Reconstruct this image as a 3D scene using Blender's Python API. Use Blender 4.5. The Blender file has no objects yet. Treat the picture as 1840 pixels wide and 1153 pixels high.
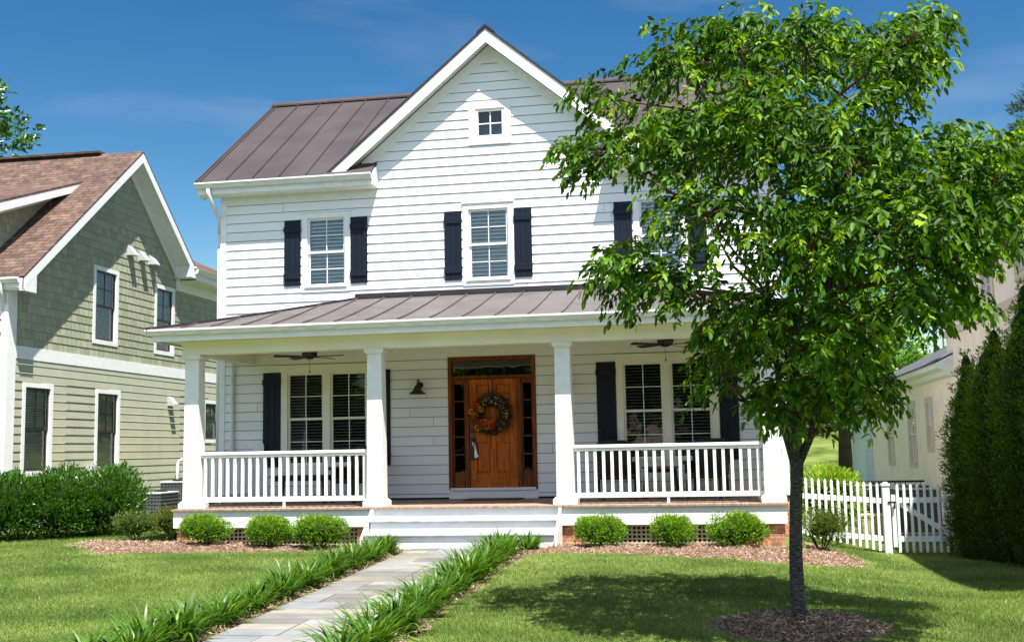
import bpy, math, random
import numpy as np
from mathutils import Vector, Matrix
random.seed(7); RNG=np.random.default_rng(7)
S=bpy.context.scene; COL=S.collection; R=math.radians
# ------------------------------------------------------------ camera, sky, sun, exposure
cd=bpy.data.cameras.new('camera'); cam=bpy.data.objects.new('camera',cd); COL.objects.link(cam)
CX,CY,CZ=9.4103,-20.6229,1.54; YAW,PIT,ROL=.17374,.11337,-.01946
_d=Vector((-math.sin(YAW)*math.cos(PIT),math.cos(YAW)*math.cos(PIT),math.sin(PIT)))
_r=Vector((math.cos(YAW),math.sin(YAW),0)); _u=_r.cross(_d)
_r2=_r*math.cos(ROL)+_u*math.sin(ROL); _u2=_u*math.cos(ROL)-_r*math.sin(ROL)
cam.matrix_world=Matrix(((_r2.x,_u2.x,-_d.x,CX),(_r2.y,_u2.y,-_d.y,CY),(_r2.z,_u2.z,-_d.z,CZ),(0,0,0,1)))
cd.sensor_width=36; cd.lens=36*2030.84/1840; cd.clip_start=.1; cd.clip_end=2000
S.camera=cam
SUN=Vector((-.22,.32,-.85)).normalized()
W=bpy.data.worlds.new('World'); S.world=W; W.use_nodes=True
nt=W.node_tree; bg=nt.nodes['Background']; out=nt.nodes['World Output']
sky=nt.nodes.new('ShaderNodeTexSky'); sky.sky_type='NISHITA'; sky.sun_disc=False
sky.sun_elevation=math.asin(-SUN.z); sky.sun_rotation=math.atan2(-SUN.x,-SUN.y)
sky.air_density=1.0; sky.dust_density=.35; sky.ozone_density=3.0
hs=nt.nodes.new('ShaderNodeHueSaturation'); hs.inputs['Saturation'].default_value=1.32; hs.inputs['Hue'].default_value=.5
nt.links.new(sky.outputs[0],hs.inputs['Color'])
tc=nt.nodes.new('ShaderNodeTexCoord'); mp=nt.nodes.new('ShaderNodeMapping'); mp.inputs['Scale'].default_value=(2.2,2.2,7); mp.inputs['Rotation'].default_value=(0,.5,.3)
nz=nt.nodes.new('ShaderNodeTexNoise'); nz.inputs['Scale'].default_value=1.6; nz.inputs['Detail'].default_value=6; nz.inputs['Distortion'].default_value=.6
cr=nt.nodes.new('ShaderNodeMapRange'); cr.inputs[1].default_value=.5; cr.inputs[2].default_value=.82; cr.inputs[4].default_value=.34
mx=nt.nodes.new('ShaderNodeMix'); mx.data_type='RGBA'; mx.inputs[7].default_value=(3.6,4.2,5.0,1)
nt.links.new(tc.outputs['Generated'],mp.inputs[0]); nt.links.new(mp.outputs[0],nz.inputs['Vector']); nt.links.new(nz.outputs[0],cr.inputs[0])
gm_=nt.nodes.new('ShaderNodeGamma'); gm_.inputs[1].default_value=1.35; nt.links.new(hs.outputs[0],gm_.inputs[0])
ml=nt.nodes.new('ShaderNodeMix'); ml.data_type='RGBA'; ml.blend_type='MULTIPLY'; ml.inputs[0].default_value=1; ml.inputs[7].default_value=(.80,.60,.445,1); nt.links.new(gm_.outputs[0],ml.inputs[6])
# broken bright cloud, out of view, added over the street side (negative y) to fill the shade, thin wisps over the house
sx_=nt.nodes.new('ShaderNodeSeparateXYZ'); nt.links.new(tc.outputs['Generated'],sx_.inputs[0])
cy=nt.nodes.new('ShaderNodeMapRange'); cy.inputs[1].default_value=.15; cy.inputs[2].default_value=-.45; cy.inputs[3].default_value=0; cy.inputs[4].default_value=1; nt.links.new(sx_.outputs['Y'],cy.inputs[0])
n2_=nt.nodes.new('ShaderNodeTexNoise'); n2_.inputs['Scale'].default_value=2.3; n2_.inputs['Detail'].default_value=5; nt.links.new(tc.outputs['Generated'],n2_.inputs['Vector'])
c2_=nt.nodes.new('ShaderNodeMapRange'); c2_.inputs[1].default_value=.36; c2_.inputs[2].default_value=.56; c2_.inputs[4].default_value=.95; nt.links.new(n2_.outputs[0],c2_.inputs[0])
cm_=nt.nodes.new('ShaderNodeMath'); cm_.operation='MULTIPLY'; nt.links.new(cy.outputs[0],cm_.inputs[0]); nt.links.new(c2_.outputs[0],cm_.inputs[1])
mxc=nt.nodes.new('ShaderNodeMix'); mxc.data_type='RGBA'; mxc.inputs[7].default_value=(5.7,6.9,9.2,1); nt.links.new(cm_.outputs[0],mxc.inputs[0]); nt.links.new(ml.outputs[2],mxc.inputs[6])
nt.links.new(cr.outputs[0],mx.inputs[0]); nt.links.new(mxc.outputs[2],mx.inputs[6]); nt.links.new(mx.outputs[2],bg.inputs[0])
bg.inputs[1].default_value=.07
sl=bpy.data.lights.new('sun','SUN'); sl.energy=5.0; sl.angle=R(.5); sl.color=(1,.955,.88)
so=bpy.data.objects.new('sun',sl); COL.objects.link(so); so.rotation_euler=SUN.to_track_quat('-Z','Y').to_euler(); so.location=(5,-10,30)
S.view_settings.view_transform='Standard'; S.view_settings.look='None'; S.view_settings.exposure=1.27; S.view_settings.gamma=1
# ------------------------------------------------------------ materials
def mat(name,col,rough=.6,spec=.5,metal=0,var=.06,scale=3,bump=0,bscale=60,col2=None,stretch=None,attr=None,trans=0,coat=0):
    m=bpy.data.materials.new(name); m.use_nodes=True; t=m.node_tree; b=t.nodes['Principled BSDF']
    b.inputs['Roughness'].default_value=rough; b.inputs['Metallic'].default_value=metal; b.inputs['Specular IOR Level'].default_value=spec
    if coat: b.inputs['Coat Weight'].default_value=coat
    tc=t.nodes.new('ShaderNodeTexCoord'); v=tc.outputs['Object']
    if stretch:
        mp=t.nodes.new('ShaderNodeMapping'); mp.inputs['Scale'].default_value=stretch; t.links.new(v,mp.inputs[0]); v=mp.outputs[0]
    n=t.nodes.new('ShaderNodeTexNoise'); n.inputs['Scale'].default_value=scale; n.inputs['Detail'].default_value=5; t.links.new(v,n.inputs['Vector'])
    c1=tuple(max(0,c*(1-var)) for c in col); c2=col2 or tuple(min(1,c*(1+var)) for c in col)
    mxx=t.nodes.new('ShaderNodeMix'); mxx.data_type='RGBA'; mxx.inputs[6].default_value=(*c1,1); mxx.inputs[7].default_value=(*c2,1)
    mr=t.nodes.new('ShaderNodeMapRange'); mr.inputs[1].default_value=.35; mr.inputs[2].default_value=.65; t.links.new(n.outputs[0],mr.inputs[0])
    fac=mr.outputs[0]
    if attr:
        a=t.nodes.new('ShaderNodeAttribute'); a.attribute_name='var'; fac=a.outputs['Fac']
    t.links.new(fac,mxx.inputs[0]); t.links.new(mxx.outputs[2],b.inputs['Base Color'])
    if bump:
        n2=t.nodes.new('ShaderNodeTexNoise'); n2.inputs['Scale'].default_value=bscale; n2.inputs['Detail'].default_value=4; t.links.new(v,n2.inputs['Vector'])
        bp=t.nodes.new('ShaderNodeBump'); bp.inputs['Strength'].default_value=bump; bp.inputs['Distance'].default_value=.01
        t.links.new(n2.outputs[0],bp.inputs['Height']); t.links.new(bp.outputs[0],b.inputs['Normal'])
    m['_b']=1
    return m
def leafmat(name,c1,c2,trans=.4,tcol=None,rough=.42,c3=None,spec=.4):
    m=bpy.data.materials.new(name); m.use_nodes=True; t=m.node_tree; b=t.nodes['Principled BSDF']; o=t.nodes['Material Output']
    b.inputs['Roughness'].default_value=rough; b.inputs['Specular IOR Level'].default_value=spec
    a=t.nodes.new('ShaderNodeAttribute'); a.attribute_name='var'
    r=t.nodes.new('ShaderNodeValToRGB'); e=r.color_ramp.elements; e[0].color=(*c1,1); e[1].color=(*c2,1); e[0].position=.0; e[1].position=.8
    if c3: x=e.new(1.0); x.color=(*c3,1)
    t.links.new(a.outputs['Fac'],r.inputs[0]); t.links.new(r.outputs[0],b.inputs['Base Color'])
    tr=t.nodes.new('ShaderNodeBsdfTranslucent'); ms=t.nodes.new('ShaderNodeMixShader'); ms.inputs[0].default_value=trans
    g=t.nodes.new('ShaderNodeMix'); g.data_type='RGBA'; g.blend_type='MULTIPLY'; g.inputs[0].default_value=1; g.inputs[7].default_value=(*(tcol or (2.6,2.3,.6)),1)
    g.clamp_result=False
    t.links.new(r.outputs[0],g.inputs[6]); t.links.new(g.outputs[2],tr.inputs[0])
    t.links.new(b.outputs[0],ms.inputs[1]); t.links.new(tr.outputs[0],ms.inputs[2]); t.links.new(ms.outputs[0],o.inputs[0])
    return m
def glassmat(name,tint=(.8,.9,.88),refl=.12):
    m=bpy.data.materials.new(name); m.use_nodes=True; t=m.node_tree; t.nodes.remove(t.nodes['Principled BSDF']); o=t.nodes['Material Output']
    tr=t.nodes.new('ShaderNodeBsdfTransparent'); tr.inputs[0].default_value=(*tint,1); g=t.nodes.new('ShaderNodeBsdfGlossy'); g.inputs['Roughness'].default_value=.02
    f=t.nodes.new('ShaderNodeFresnel'); f.inputs[0].default_value=1.5; ad=t.nodes.new('ShaderNodeMath'); ad.operation='MULTIPLY_ADD'; ad.inputs[1].default_value=1.2; ad.inputs[2].default_value=refl
    t.links.new(f.outputs[0],ad.inputs[0]); ms=t.nodes.new('ShaderNodeMixShader'); t.links.new(ad.outputs[0],ms.inputs[0]); t.links.new(tr.outputs[0],ms.inputs[1]); t.links.new(g.outputs[0],ms.inputs[2]); t.links.new(ms.outputs[0],o.inputs[0])
    n=t.nodes.new('ShaderNodeTexNoise'); n.inputs['Scale'].default_value=2.5; bp=t.nodes.new('ShaderNodeBump'); bp.inputs['Strength'].default_value=.12; bp.inputs['Distance'].default_value=.02
    tc=t.nodes.new('ShaderNodeTexCoord'); t.links.new(tc.outputs['Object'],n.inputs['Vector']); t.links.new(n.outputs[0],bp.inputs['Height']); t.links.new(bp.outputs[0],g.inputs['Normal'])
    return m
def brickmat(name,c1,c2,mortar,scale,bw,bh,ms=.01,axis='xz',rough=.85,bump=.4,zs=1.0,noise=.5,offset=.5):
    m=bpy.data.materials.new(name); m.use_nodes=True; t=m.node_tree; b=t.nodes['Principled BSDF']; b.inputs['Roughness'].default_value=rough
    tc=t.nodes.new('ShaderNodeTexCoord'); sp=t.nodes.new('ShaderNodeSeparateXYZ'); cb=t.nodes.new('ShaderNodeCombineXYZ'); t.links.new(tc.outputs['Object'],sp.inputs[0])
    t.links.new(sp.outputs['XYZ'.index(axis[0].upper())],cb.inputs[0])
    mu=t.nodes.new('ShaderNodeMath'); mu.operation='MULTIPLY'; mu.inputs[1].default_value=zs; t.links.new(sp.outputs['XYZ'.index(axis[1].upper())],mu.inputs[0]); t.links.new(mu.outputs[0],cb.inputs[1])
    br=t.nodes.new('ShaderNodeTexBrick'); br.inputs['Scale'].default_value=scale; br.inputs['Brick Width'].default_value=bw; br.inputs['Row Height'].default_value=bh; br.inputs['Mortar Size'].default_value=ms
    br.inputs['Color1'].default_value=(*c1,1); br.inputs['Color2'].default_value=(*c2,1); br.inputs['Mortar'].default_value=(*mortar,1); br.offset=offset
    t.links.new(cb.outputs[0],br.inputs['Vector'])
    n=t.nodes.new('ShaderNodeTexNoise'); n.inputs['Scale'].default_value=5; n.inputs['Detail'].default_value=6; t.links.new(tc.outputs['Object'],n.inputs['Vector'])
    mr=t.nodes.new('ShaderNodeMapRange'); mr.inputs[1].default_value=.3; mr.inputs[2].default_value=.7; mr.inputs[3].default_value=1-noise; mr.inputs[4].default_value=1+noise*.6; t.links.new(n.outputs[0],mr.inputs[0])
    g=t.nodes.new('ShaderNodeMix'); g.data_type='RGBA'; g.blend_type='MULTIPLY'; g.inputs[0].default_value=1; t.links.new(br.outputs[0],g.inputs[6]); t.links.new(mr.outputs[0],g.inputs[7]); t.links.new(g.outputs[2],b.inputs['Base Color'])
    bp=t.nodes.new('ShaderNodeBump'); bp.inputs['Strength'].default_value=bump; bp.inputs['Distance'].default_value=.01; bp.invert=True
    t.links.new(br.outputs['Fac'],bp.inputs['Height']); t.links.new(bp.outputs[0],b.inputs['Normal'])
    return m
M={}
M['white']=mat('white_siding_paint',(.77,.78,.79),.5,.4,var=.035,attr=1,bump=.15,bscale=30,stretch=(1,6,14))
M['trim']=mat('white_trim_paint',(.78,.78,.775),.5,.4,var=.045,scale=7,bump=.12,bscale=25)
M['cream']=mat('porch_cream_paint',(.84,.81,.70),.5,.4,var=.03,scale=2)
M['gutter']=mat('gutter_aluminium_paint',(.70,.71,.70),.35,.5,var=.09,scale=5,stretch=(1,4,1))
M['roof']=mat('mauve_standing_seam_metal',(.060,.049,.051),.6,.15,metal=.0,var=.12,scale=1.2,bump=.5,bscale=1.3)
M['proof']=mat('porch_seam_metal',(.106,.094,.092),.6,.15,metal=.0,var=.14,scale=1.6,bump=.5,bscale=1.3)
M['roofdark']=mat('dark_flashing_metal',(.03,.022,.026),.4,.5,var=.1)
M['shutter']=mat('navy_shutter_paint',(.005,.009,.020),.5,.25,var=.15,scale=8,bump=.1,bscale=50,stretch=(8,1,1))
M['wood']=mat('stained_mahogany',(.42,.082,.006),.45,.2,var=.3,scale=5,bump=.1,bscale=30,stretch=(9,9,.7),col2=(.58,.155,.014))
M['wooddark']=mat('dark_stained_mahogany',(.14,.030,.004),.45,.2,var=.3,scale=5,stretch=(9,9,.7),col2=(.24,.062,.010))
M['black']=mat('black_metal',(.012,.012,.013),.4,.5,var=.2)
M['bronze']=mat('dark_bronze_blade',(.030,.022,.018),.5,.5,var=.2)
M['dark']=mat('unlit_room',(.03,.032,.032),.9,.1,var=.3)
M['slat']=mat('white_blind_slat',(.90,.92,.92),.5,.3,var=.03)
M['slatd']=mat('pale_blind_slat',(.70,.72,.70),.6,.3,var=.05)
M['glass']=glassmat('window_glass',(.93,.98,.98),.04)
M['glassd']=glassmat('porch_window_glass',(.72,.78,.76),.0)
M['deck']=mat('weathered_deck_board',(.31,.215,.165),.7,.3,var=.25,scale=4,stretch=(8,.6,1),bump=.2)
M['tread']=mat('grey_painted_tread',(.32,.33,.35),.6,.3,var=.25,scale=4,bump=.2,bscale=30)
M['brick']=brickmat('orange_brick',(.42,.15,.07),(.52,.23,.11),(.50,.36,.24),1,.215,.072,.009,'xz')
M['lattice']=mat('tan_lattice',(.52,.44,.34),.7,.3,var=.08)
M['olive']=mat('sage_green_siding',(.385,.385,.29),.7,.3,var=.05,scale=2,bump=.15,bscale=60)
M['sage']=mat('sage_shingle',(.34,.35,.245),.7,.3,var=.12,scale=3,bump=.2,bscale=60,attr=1)
M['asphalt']=brickmat('brown_asphalt_shingle',(.080,.046,.033),(.150,.088,.062),(.02,.012,.010),1,.30,.145,.010,'xz',.9,.6,1.65,.45,.37)
M['brown']=mat('dark_brown_sash',(.022,.012,.012),.4,.5,var=.2)
M['stucco']=mat('peach_stucco',(.95,.78,.66),.85,.2,var=.05,scale=2,bump=.25,bscale=90)
M['stuccotrim']=mat('tan_stucco_trim',(.66,.54,.44),.8,.2,var=.05)
M['slate']=brickmat('dark_shingle',(.07,.07,.085),(.12,.12,.14),(.03,.03,.03),1,.3,.16,.012,'yz',.85,.5,1.5,.3)
M['bluewhite']=mat('pale_blue_siding',(.55,.64,.70),.6,.3,var=.03)
M['grey']=mat('condenser_grey_metal',(.055,.058,.062),.5,.5,var=.15,scale=8)
M['greyl']=mat('light_grey_metal',(.45,.46,.47),.45,.5,var=.06)
M['wire']=mat('grey_guard_wire',(.16,.165,.17),.5,.5,var=.06)
M['fence']=mat('white_picket_paint',(.78,.80,.82),.5,.4,var=.06,scale=5)
M['paper']=mat('white_paper_tag',(.8,.8,.8),.6,.3,var=.02)
M['mat']=mat('coir_doormat',(.13,.055,.03),.95,.1,var=.4,scale=30,bump=.6,bscale=150)
M['orange']=mat('orange_flower',(.95,.27,.01),.6,.3,attr=1,var=.2,col2=(.98,.48,.03)); M['red']=mat('coral_flower',(.90,.06,.03),.6,.3,attr=1,var=.2,col2=(1.0,.20,.10)); M['berry']=mat('cream_berry',(.75,.72,.42),.5,.4,var=.05)
M['blue']=mat('blue_sign_enamel',(.05,.16,.45),.4,.5,var=.1)
M['bark']=mat('grey_cherry_bark',(.018,.016,.015),.8,.2,scale=9,bump=.9,bscale=16,stretch=(2.2,2.2,11),col2=(.12,.11,.10),var=.3)
M['twig']=mat('brown_twig',(.09,.055,.03),.7,.3,var=.3,scale=10)
M['farbark']=mat('far_tree_bark',(.06,.05,.04),.9,.2,var=.3,scale=3,bump=.5,bscale=8)
M['core']=mat('shrub_dark_core',(.016,.036,.008),.95,.1,var=.3,scale=20)  # dark green stands in for the shade inside shrubs; their stems share it
M['stone']=mat('flagstone',(.30,.31,.33),.72,.35,var=.1,scale=2.2,bump=.25,bscale=14)
M['grout']=mat('pale_mortar',(.34,.32,.29),.9,.2,var=.1,scale=8)
M['wicker']=mat('dark_wicker',(.020,.014,.011),.6,.4,var=.4,scale=60,bump=.6,bscale=120)
M['tabletop']=mat('brown_tabletop',(.16,.075,.04),.5,.4,var=.2,scale=8)
M['pvc']=mat('white_pvc',(.72,.73,.74),.4,.5,var=.03)
M['tan']=mat('tan_planter',(.45,.36,.22),.8,.3,var=.08)
M['rail']=mat('black_iron',(.012,.012,.012),.5,.5,var=.1)
M['greysiding']=mat('lawn_fence_wood',(.09,.07,.05),.8,.3,var=.2)
M['leaf']=leafmat('cherry_leaf',(.005,.026,.003),(.078,.185,.008),.27,(2.3,2.1,.3),.5,(.22,.34,.016),.18)
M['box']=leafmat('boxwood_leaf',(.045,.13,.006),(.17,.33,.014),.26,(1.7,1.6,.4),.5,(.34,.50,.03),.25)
M['laurel']=leafmat('laurel_leaf',(.012,.048,.006),(.055,.15,.012),.22,(2.2,2.0,.5),.28,(.11,.22,.03),.6)
M['arb']=leafmat('arborvitae_spray',(.008,.030,.005),(.095,.20,.011),.28,(2,1.8,.4),.6,(.20,.33,.02),.2)
M['lily']=leafmat('strap_leaf',(.018,.060,.006),(.092,.21,.014),.26,(2.0,1.8,.4),.42,(.26,.40,.06),.4)
M['nandina']=leafmat('nandina_leaf',(.05,.10,.012),(.13,.17,.02),.3,(2,1.7,.5),.5,(.30,.14,.03))
M['abelia']=leafmat('abelia_leaf',(.03,.08,.012),(.11,.18,.025),.3,(2,1.8,.5),.45,(.25,.14,.06))
M['lime']=leafmat('lime_leaf',(.10,.21,.012),(.27,.42,.03),.35,(1.6,1.5,.4),.5,(.40,.48,.05))
M['far']=leafmat('far_leaf',(.03,.085,.014),(.07,.16,.025),.3,(2.2,2,.5),.5,(.14,.22,.03))
M['farb']=leafmat('bright_far_leaf',(.06,.16,.014),(.13,.29,.022),.4,(2.2,2,.5),.5,(.22,.36,.03))
M['pine']=leafmat('pine_needle',(.02,.045,.018),(.05,.085,.03),.15,(2,1.8,.5),.6)
M['grass']=leafmat('grass_blade',(.034,.092,.010),(.155,.240,.038),.25,(1.8,1.7,.5),.5,(.44,.42,.20),.25)
M['chip']=mat('bark_chip',(.10,.055,.035),.9,.2,attr=1,var=.5,col2=(.56,.40,.29))
M['mulch']=mat('shredded_mulch',(.10,.05,.035),.95,.1,var=.5,scale=35,bump=1,bscale=60,col2=(.30,.19,.13))
def groundmat():
    m=mat('lawn_soil',(.06,.10,.018),.95,.1,var=.3,scale=.8,bump=.6,bscale=40,col2=(.14,.18,.045)); return m
M['ground']=groundmat()
# ------------------------------------------------------------ mesh helpers
ORG={}
def link(o,parent,org):
    COL.objects.link(o)
    if parent is not None: o.parent=parent
    ORG[o.name]=org
class MB:
    def __init__(s): s.v=[]; s.f=[]; s.a=[]
    def add(s,vs,fs,var=None):
        n=len(s.v); s.v+= [tuple(p) for p in vs]; s.f+=[tuple(i+n for i in q) for q in fs]
        s.a+=[var if var is not None else .5]*len(fs); return s
    def box(s,x0,x1,y0,y1,z0,z1,m=None,var=None):
        p=[(x,y,z) for x in (x0,x1) for y in (y0,y1) for z in (z0,z1)]
        if m: p=[m(*q) for q in p]
        return s.add(p,[(0,1,3,2),(4,6,7,5),(0,4,5,1),(2,3,7,6),(0,2,6,4),(1,5,7,3)],var)
    def frus(s,x,y,z0,z1,a0,a1,b0=None,b1=None):   # tapered square post centred x,y ; a=half width bottom/top
        b0=b0 or a0; b1=b1 or a1
        p=[(x-a0,y-b0,z0),(x+a0,y-b0,z0),(x+a0,y+b0,z0),(x-a0,y+b0,z0),(x-a1,y-b1,z1),(x+a1,y-b1,z1),(x+a1,y+b1,z1),(x-a1,y+b1,z1)]
        return s.add(p,[(0,3,2,1),(4,5,6,7),(0,1,5,4),(1,2,6,5),(2,3,7,6),(3,0,4,7)])
    def prism(s,poly,m,o0,o1):   # poly in (u,z), mapped m(u,o,z), extruded o0..o1
        n=len(poly); p=[m(u,o0,z) for u,z in poly]+[m(u,o1,z) for u,z in poly]
        return s.add(p,[tuple(range(n)),tuple(range(2*n-1,n-1,-1))]+[(i,(i+1)%n,n+(i+1)%n,n+i) for i in range(n)])
    def bar(s,a,b,w,t,up=(0,0,1)):
        a=Vector(a); b=Vector(b); d=(b-a).normalized(); u=Vector(up); x=d.cross(u)
        if x.length<1e-3: x=d.cross(Vector((0,1,0)))
        x.normalize(); y=x.cross(d)
        p=[q+x*i*w/2+y*j*t/2 for q in (a,b) for i,j in ((-1,-1),(1,-1),(1,1),(-1,1))]
        return s.add(p,[(0,3,2,1),(4,5,6,7),(0,1,5,4),(1,2,6,5),(2,3,7,6),(3,0,4,7)])
    def tube(s,pts,rad,seg=8,caps=True):
        pts=[Vector(p) for p in pts]; n=len(pts); rr=rad if isinstance(rad,(list,tuple)) else [rad]*n; V=[]; prev=None
        for i,p in enumerate(pts):
            d=(pts[min(i+1,n-1)]-pts[max(i-1,0)]).normalized()
            x=prev-d*prev.dot(d) if prev is not None else d.orthogonal()
            if x.length<1e-4: x=d.orthogonal()
            x.normalize(); prev=x; y=d.cross(x)
            V+=[p+(x*math.cos(2*math.pi*k/seg)+y*math.sin(2*math.pi*k/seg))*rr[i] for k in range(seg)]
        F=[(i*seg+k,i*seg+(k+1)%seg,(i+1)*seg+(k+1)%seg,(i+1)*seg+k) for i in range(n-1) for k in range(seg)]
        if caps: F+=[tuple(range(seg-1,-1,-1)),tuple(range((n-1)*seg,n*seg))]
        return s.add(V,F)
    def lathe(s,prof,c,seg=20,m=None):
        V=[]; 
        for r,z in prof: V+=[(c[0]+r*math.cos(2*math.pi*k/seg),c[1]+r*math.sin(2*math.pi*k/seg),c[2]+z) for k in range(seg)]
        F=[(i*seg+k,i*seg+(k+1)%seg,(i+1)*seg+(k+1)%seg,(i+1)*seg+k) for i in range(len(prof)-1) for k in range(seg)]
        F+=[tuple(range(seg-1,-1,-1)),tuple(range((len(prof)-1)*seg,len(prof)*seg))]
        if m: V=[m(*p) for p in V]
        return s.add(V,F)
    def build(s,name,material,parent=None,smooth=False,org=None,bevel=0):
        po=ORG[parent.name] if parent is not None else (org or (0,0,0))
        oo=po if parent is None or org is None else org
        me=bpy.data.meshes.new(name); me.from_pydata([(a-oo[0],b-oo[1],c-oo[2]) for a,b,c in s.v],[],s.f); me.materials.append(material)
        at=me.attributes.new('var','FLOAT','FACE'); at.data.foreach_set('value',s.a)
        if smooth: me.polygons.foreach_set('use_smooth',[True]*len(me.polygons))
        o=bpy.data.objects.new(name,me); link(o,parent,oo)
        if parent is None: o.location=oo
        elif org is not None: o.location=tuple(oo[i]-po[i] for i in range(3))
        if bevel:
            b=o.modifiers.new('bevel','BEVEL'); b.width=bevel; b.segments=1; b.limit_method='ANGLE'
        return o
def tag(o,label=None,cat=None,group=None,kind=None):
    if label: o['label']=label
    if cat: o['category']=cat
    if group: o['group']=group
    if kind: o['kind']=kind
    return o
def thing(name,label,cat,loc,group=None):
    o=bpy.data.objects.new(name,None); COL.objects.link(o); o.location=loc; o.empty_display_size=.2; ORG[o.name]=tuple(loc)
    return tag(o,label,cat,group)
def dup(root,loc,rz,label,scale=None):
    def cp(o,par):
        c=o.copy(); COL.objects.link(c)
        if par is not None: c.parent=par
        for ch in o.children: cp(ch,c)
        return c
    r=cp(root,None); r.location=loc; r.rotation_euler=(0,0,rz); r['label']=label; ORG[r.name]=tuple(loc)
    if scale: r.scale=scale
    return r
def npmesh(name,V,F,material,parent=None,var=None,org=(0,0,0),smooth=False):
    V=np.asarray(V,dtype=np.float32); F=np.asarray(F,dtype=np.int32); k=F.shape[1]; me=bpy.data.meshes.new(name)
    oo=ORG[parent.name] if parent is not None else org
    me.vertices.add(len(V)); me.vertices.foreach_set('co',(V-np.array(oo,dtype=np.float32)).ravel())
    me.loops.add(F.size); me.loops.foreach_set('vertex_index',F.ravel()); me.polygons.add(len(F))
    me.polygons.foreach_set('loop_start',np.arange(0,F.size,k,dtype=np.int32)); me.polygons.foreach_set('loop_total',np.full(len(F),k,dtype=np.int32))
    if smooth: me.polygons.foreach_set('use_smooth',np.ones(len(F),dtype=bool))
    me.update(calc_edges=True); me.materials.append(material)
    at=me.attributes.new('var','FLOAT','FACE'); at.data.foreach_set('value',(np.full(len(F),.5) if var is None else np.asarray(var)).astype(np.float32))
    o=bpy.data.objects.new(name,me); link(o,parent,oo)
    if parent is None: o.location=oo
    return o
def nrm(a): return a/np.maximum(np.linalg.norm(a,axis=-1,keepdims=True),1e-9)
def leaves(P,D,L,Wd,fold=.25,rng=RNG,N=None,droop=.0,wide=.45):
    """P base points, D directions, L lengths: two folded quads per leaf"""
    n=len(P); D=nrm(D); 
    if N is None: N=rng.normal(size=(n,3)); N[:,2]=abs(N[:,2])+.6
    S_=nrm(np.cross(D,N)); N=nrm(np.cross(S_,D)); L=np.asarray(L).reshape(-1,1); Wd=np.asarray(Wd).reshape(-1,1)
    g=np.array([0,0,-1.])
    base=P; tip=P+D*L+g*L*droop
    l1=P+D*L*.28+S_*Wd*.5*.85+N*Wd*fold; l2=P+D*L*(.28+wide)+S_*Wd*.5*.7+N*Wd*fold+g*L*droop*.4
    r1=P+D*L*.28-S_*Wd*.5*.85+N*Wd*fold; r2=P+D*L*(.28+wide)-S_*Wd*.5*.7+N*Wd*fold+g*L*droop*.4
    V=np.stack([base,l1,l2,tip,r2,r1],1).reshape(-1,3); i=np.arange(n)[:,None]*6
    F=np.concatenate([i+np.array([[0,1,2,3]]),i+np.array([[0,3,4,5]])],1).reshape(-1,4)
    return V,F
def leafobj(name,P,D,L,Wd,material,parent=None,var=None,org=(0,0,0),**k):
    V,F=leaves(P,D,L,Wd,**k); n=len(P)
    if var is None: var=RNG.random(n)
    return npmesh(name,V,F,material,parent,np.repeat(var,2),org)
# ------------------------------------------------------------ ground
def sstep(t,a,b): t=np.clip((t-a)/(b-a),0,1); return t*t*(3-2*t)
def hgt(x,y):
    x=np.asarray(x,float); y=np.asarray(y,float)
    z=np.where(y>-3.5,.03,.03+.02*(y+3.5)); z=np.maximum(z,-.4)
    z=z+.06*sstep(-x,-3.5,0)
    z=z-.40*sstep(x,9.5,12.6)*sstep(y,-10,-3)
    z=z+5.0*sstep(y,24,62)*sstep(x,2,12)
    return z
gx=np.concatenate([np.linspace(-400,-30,12),np.linspace(-26,34,121),np.linspace(40,400,12)]); gy=np.concatenate([np.linspace(-300,-30,10),np.linspace(-26,70,193),np.linspace(80,600,12)])
GX,GY=np.meshgrid(gx,gy); V=np.stack([GX,GY,hgt(GX,GY)],-1).reshape(-1,3); nx=len(gx); ii=np.arange(len(gy)-1)[:,None]*nx+np.arange(nx-1)[None]
F=np.stack([ii,ii+1,ii+nx+1,ii+nx],-1).reshape(-1,4)
tag(npmesh('lawn_ground',V,F,M['ground'],smooth=True),kind='structure')
def xl(y): # left edge of the walk
    return 4.72+ (-3.5-y)*.018
WALKW=1.30
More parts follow.
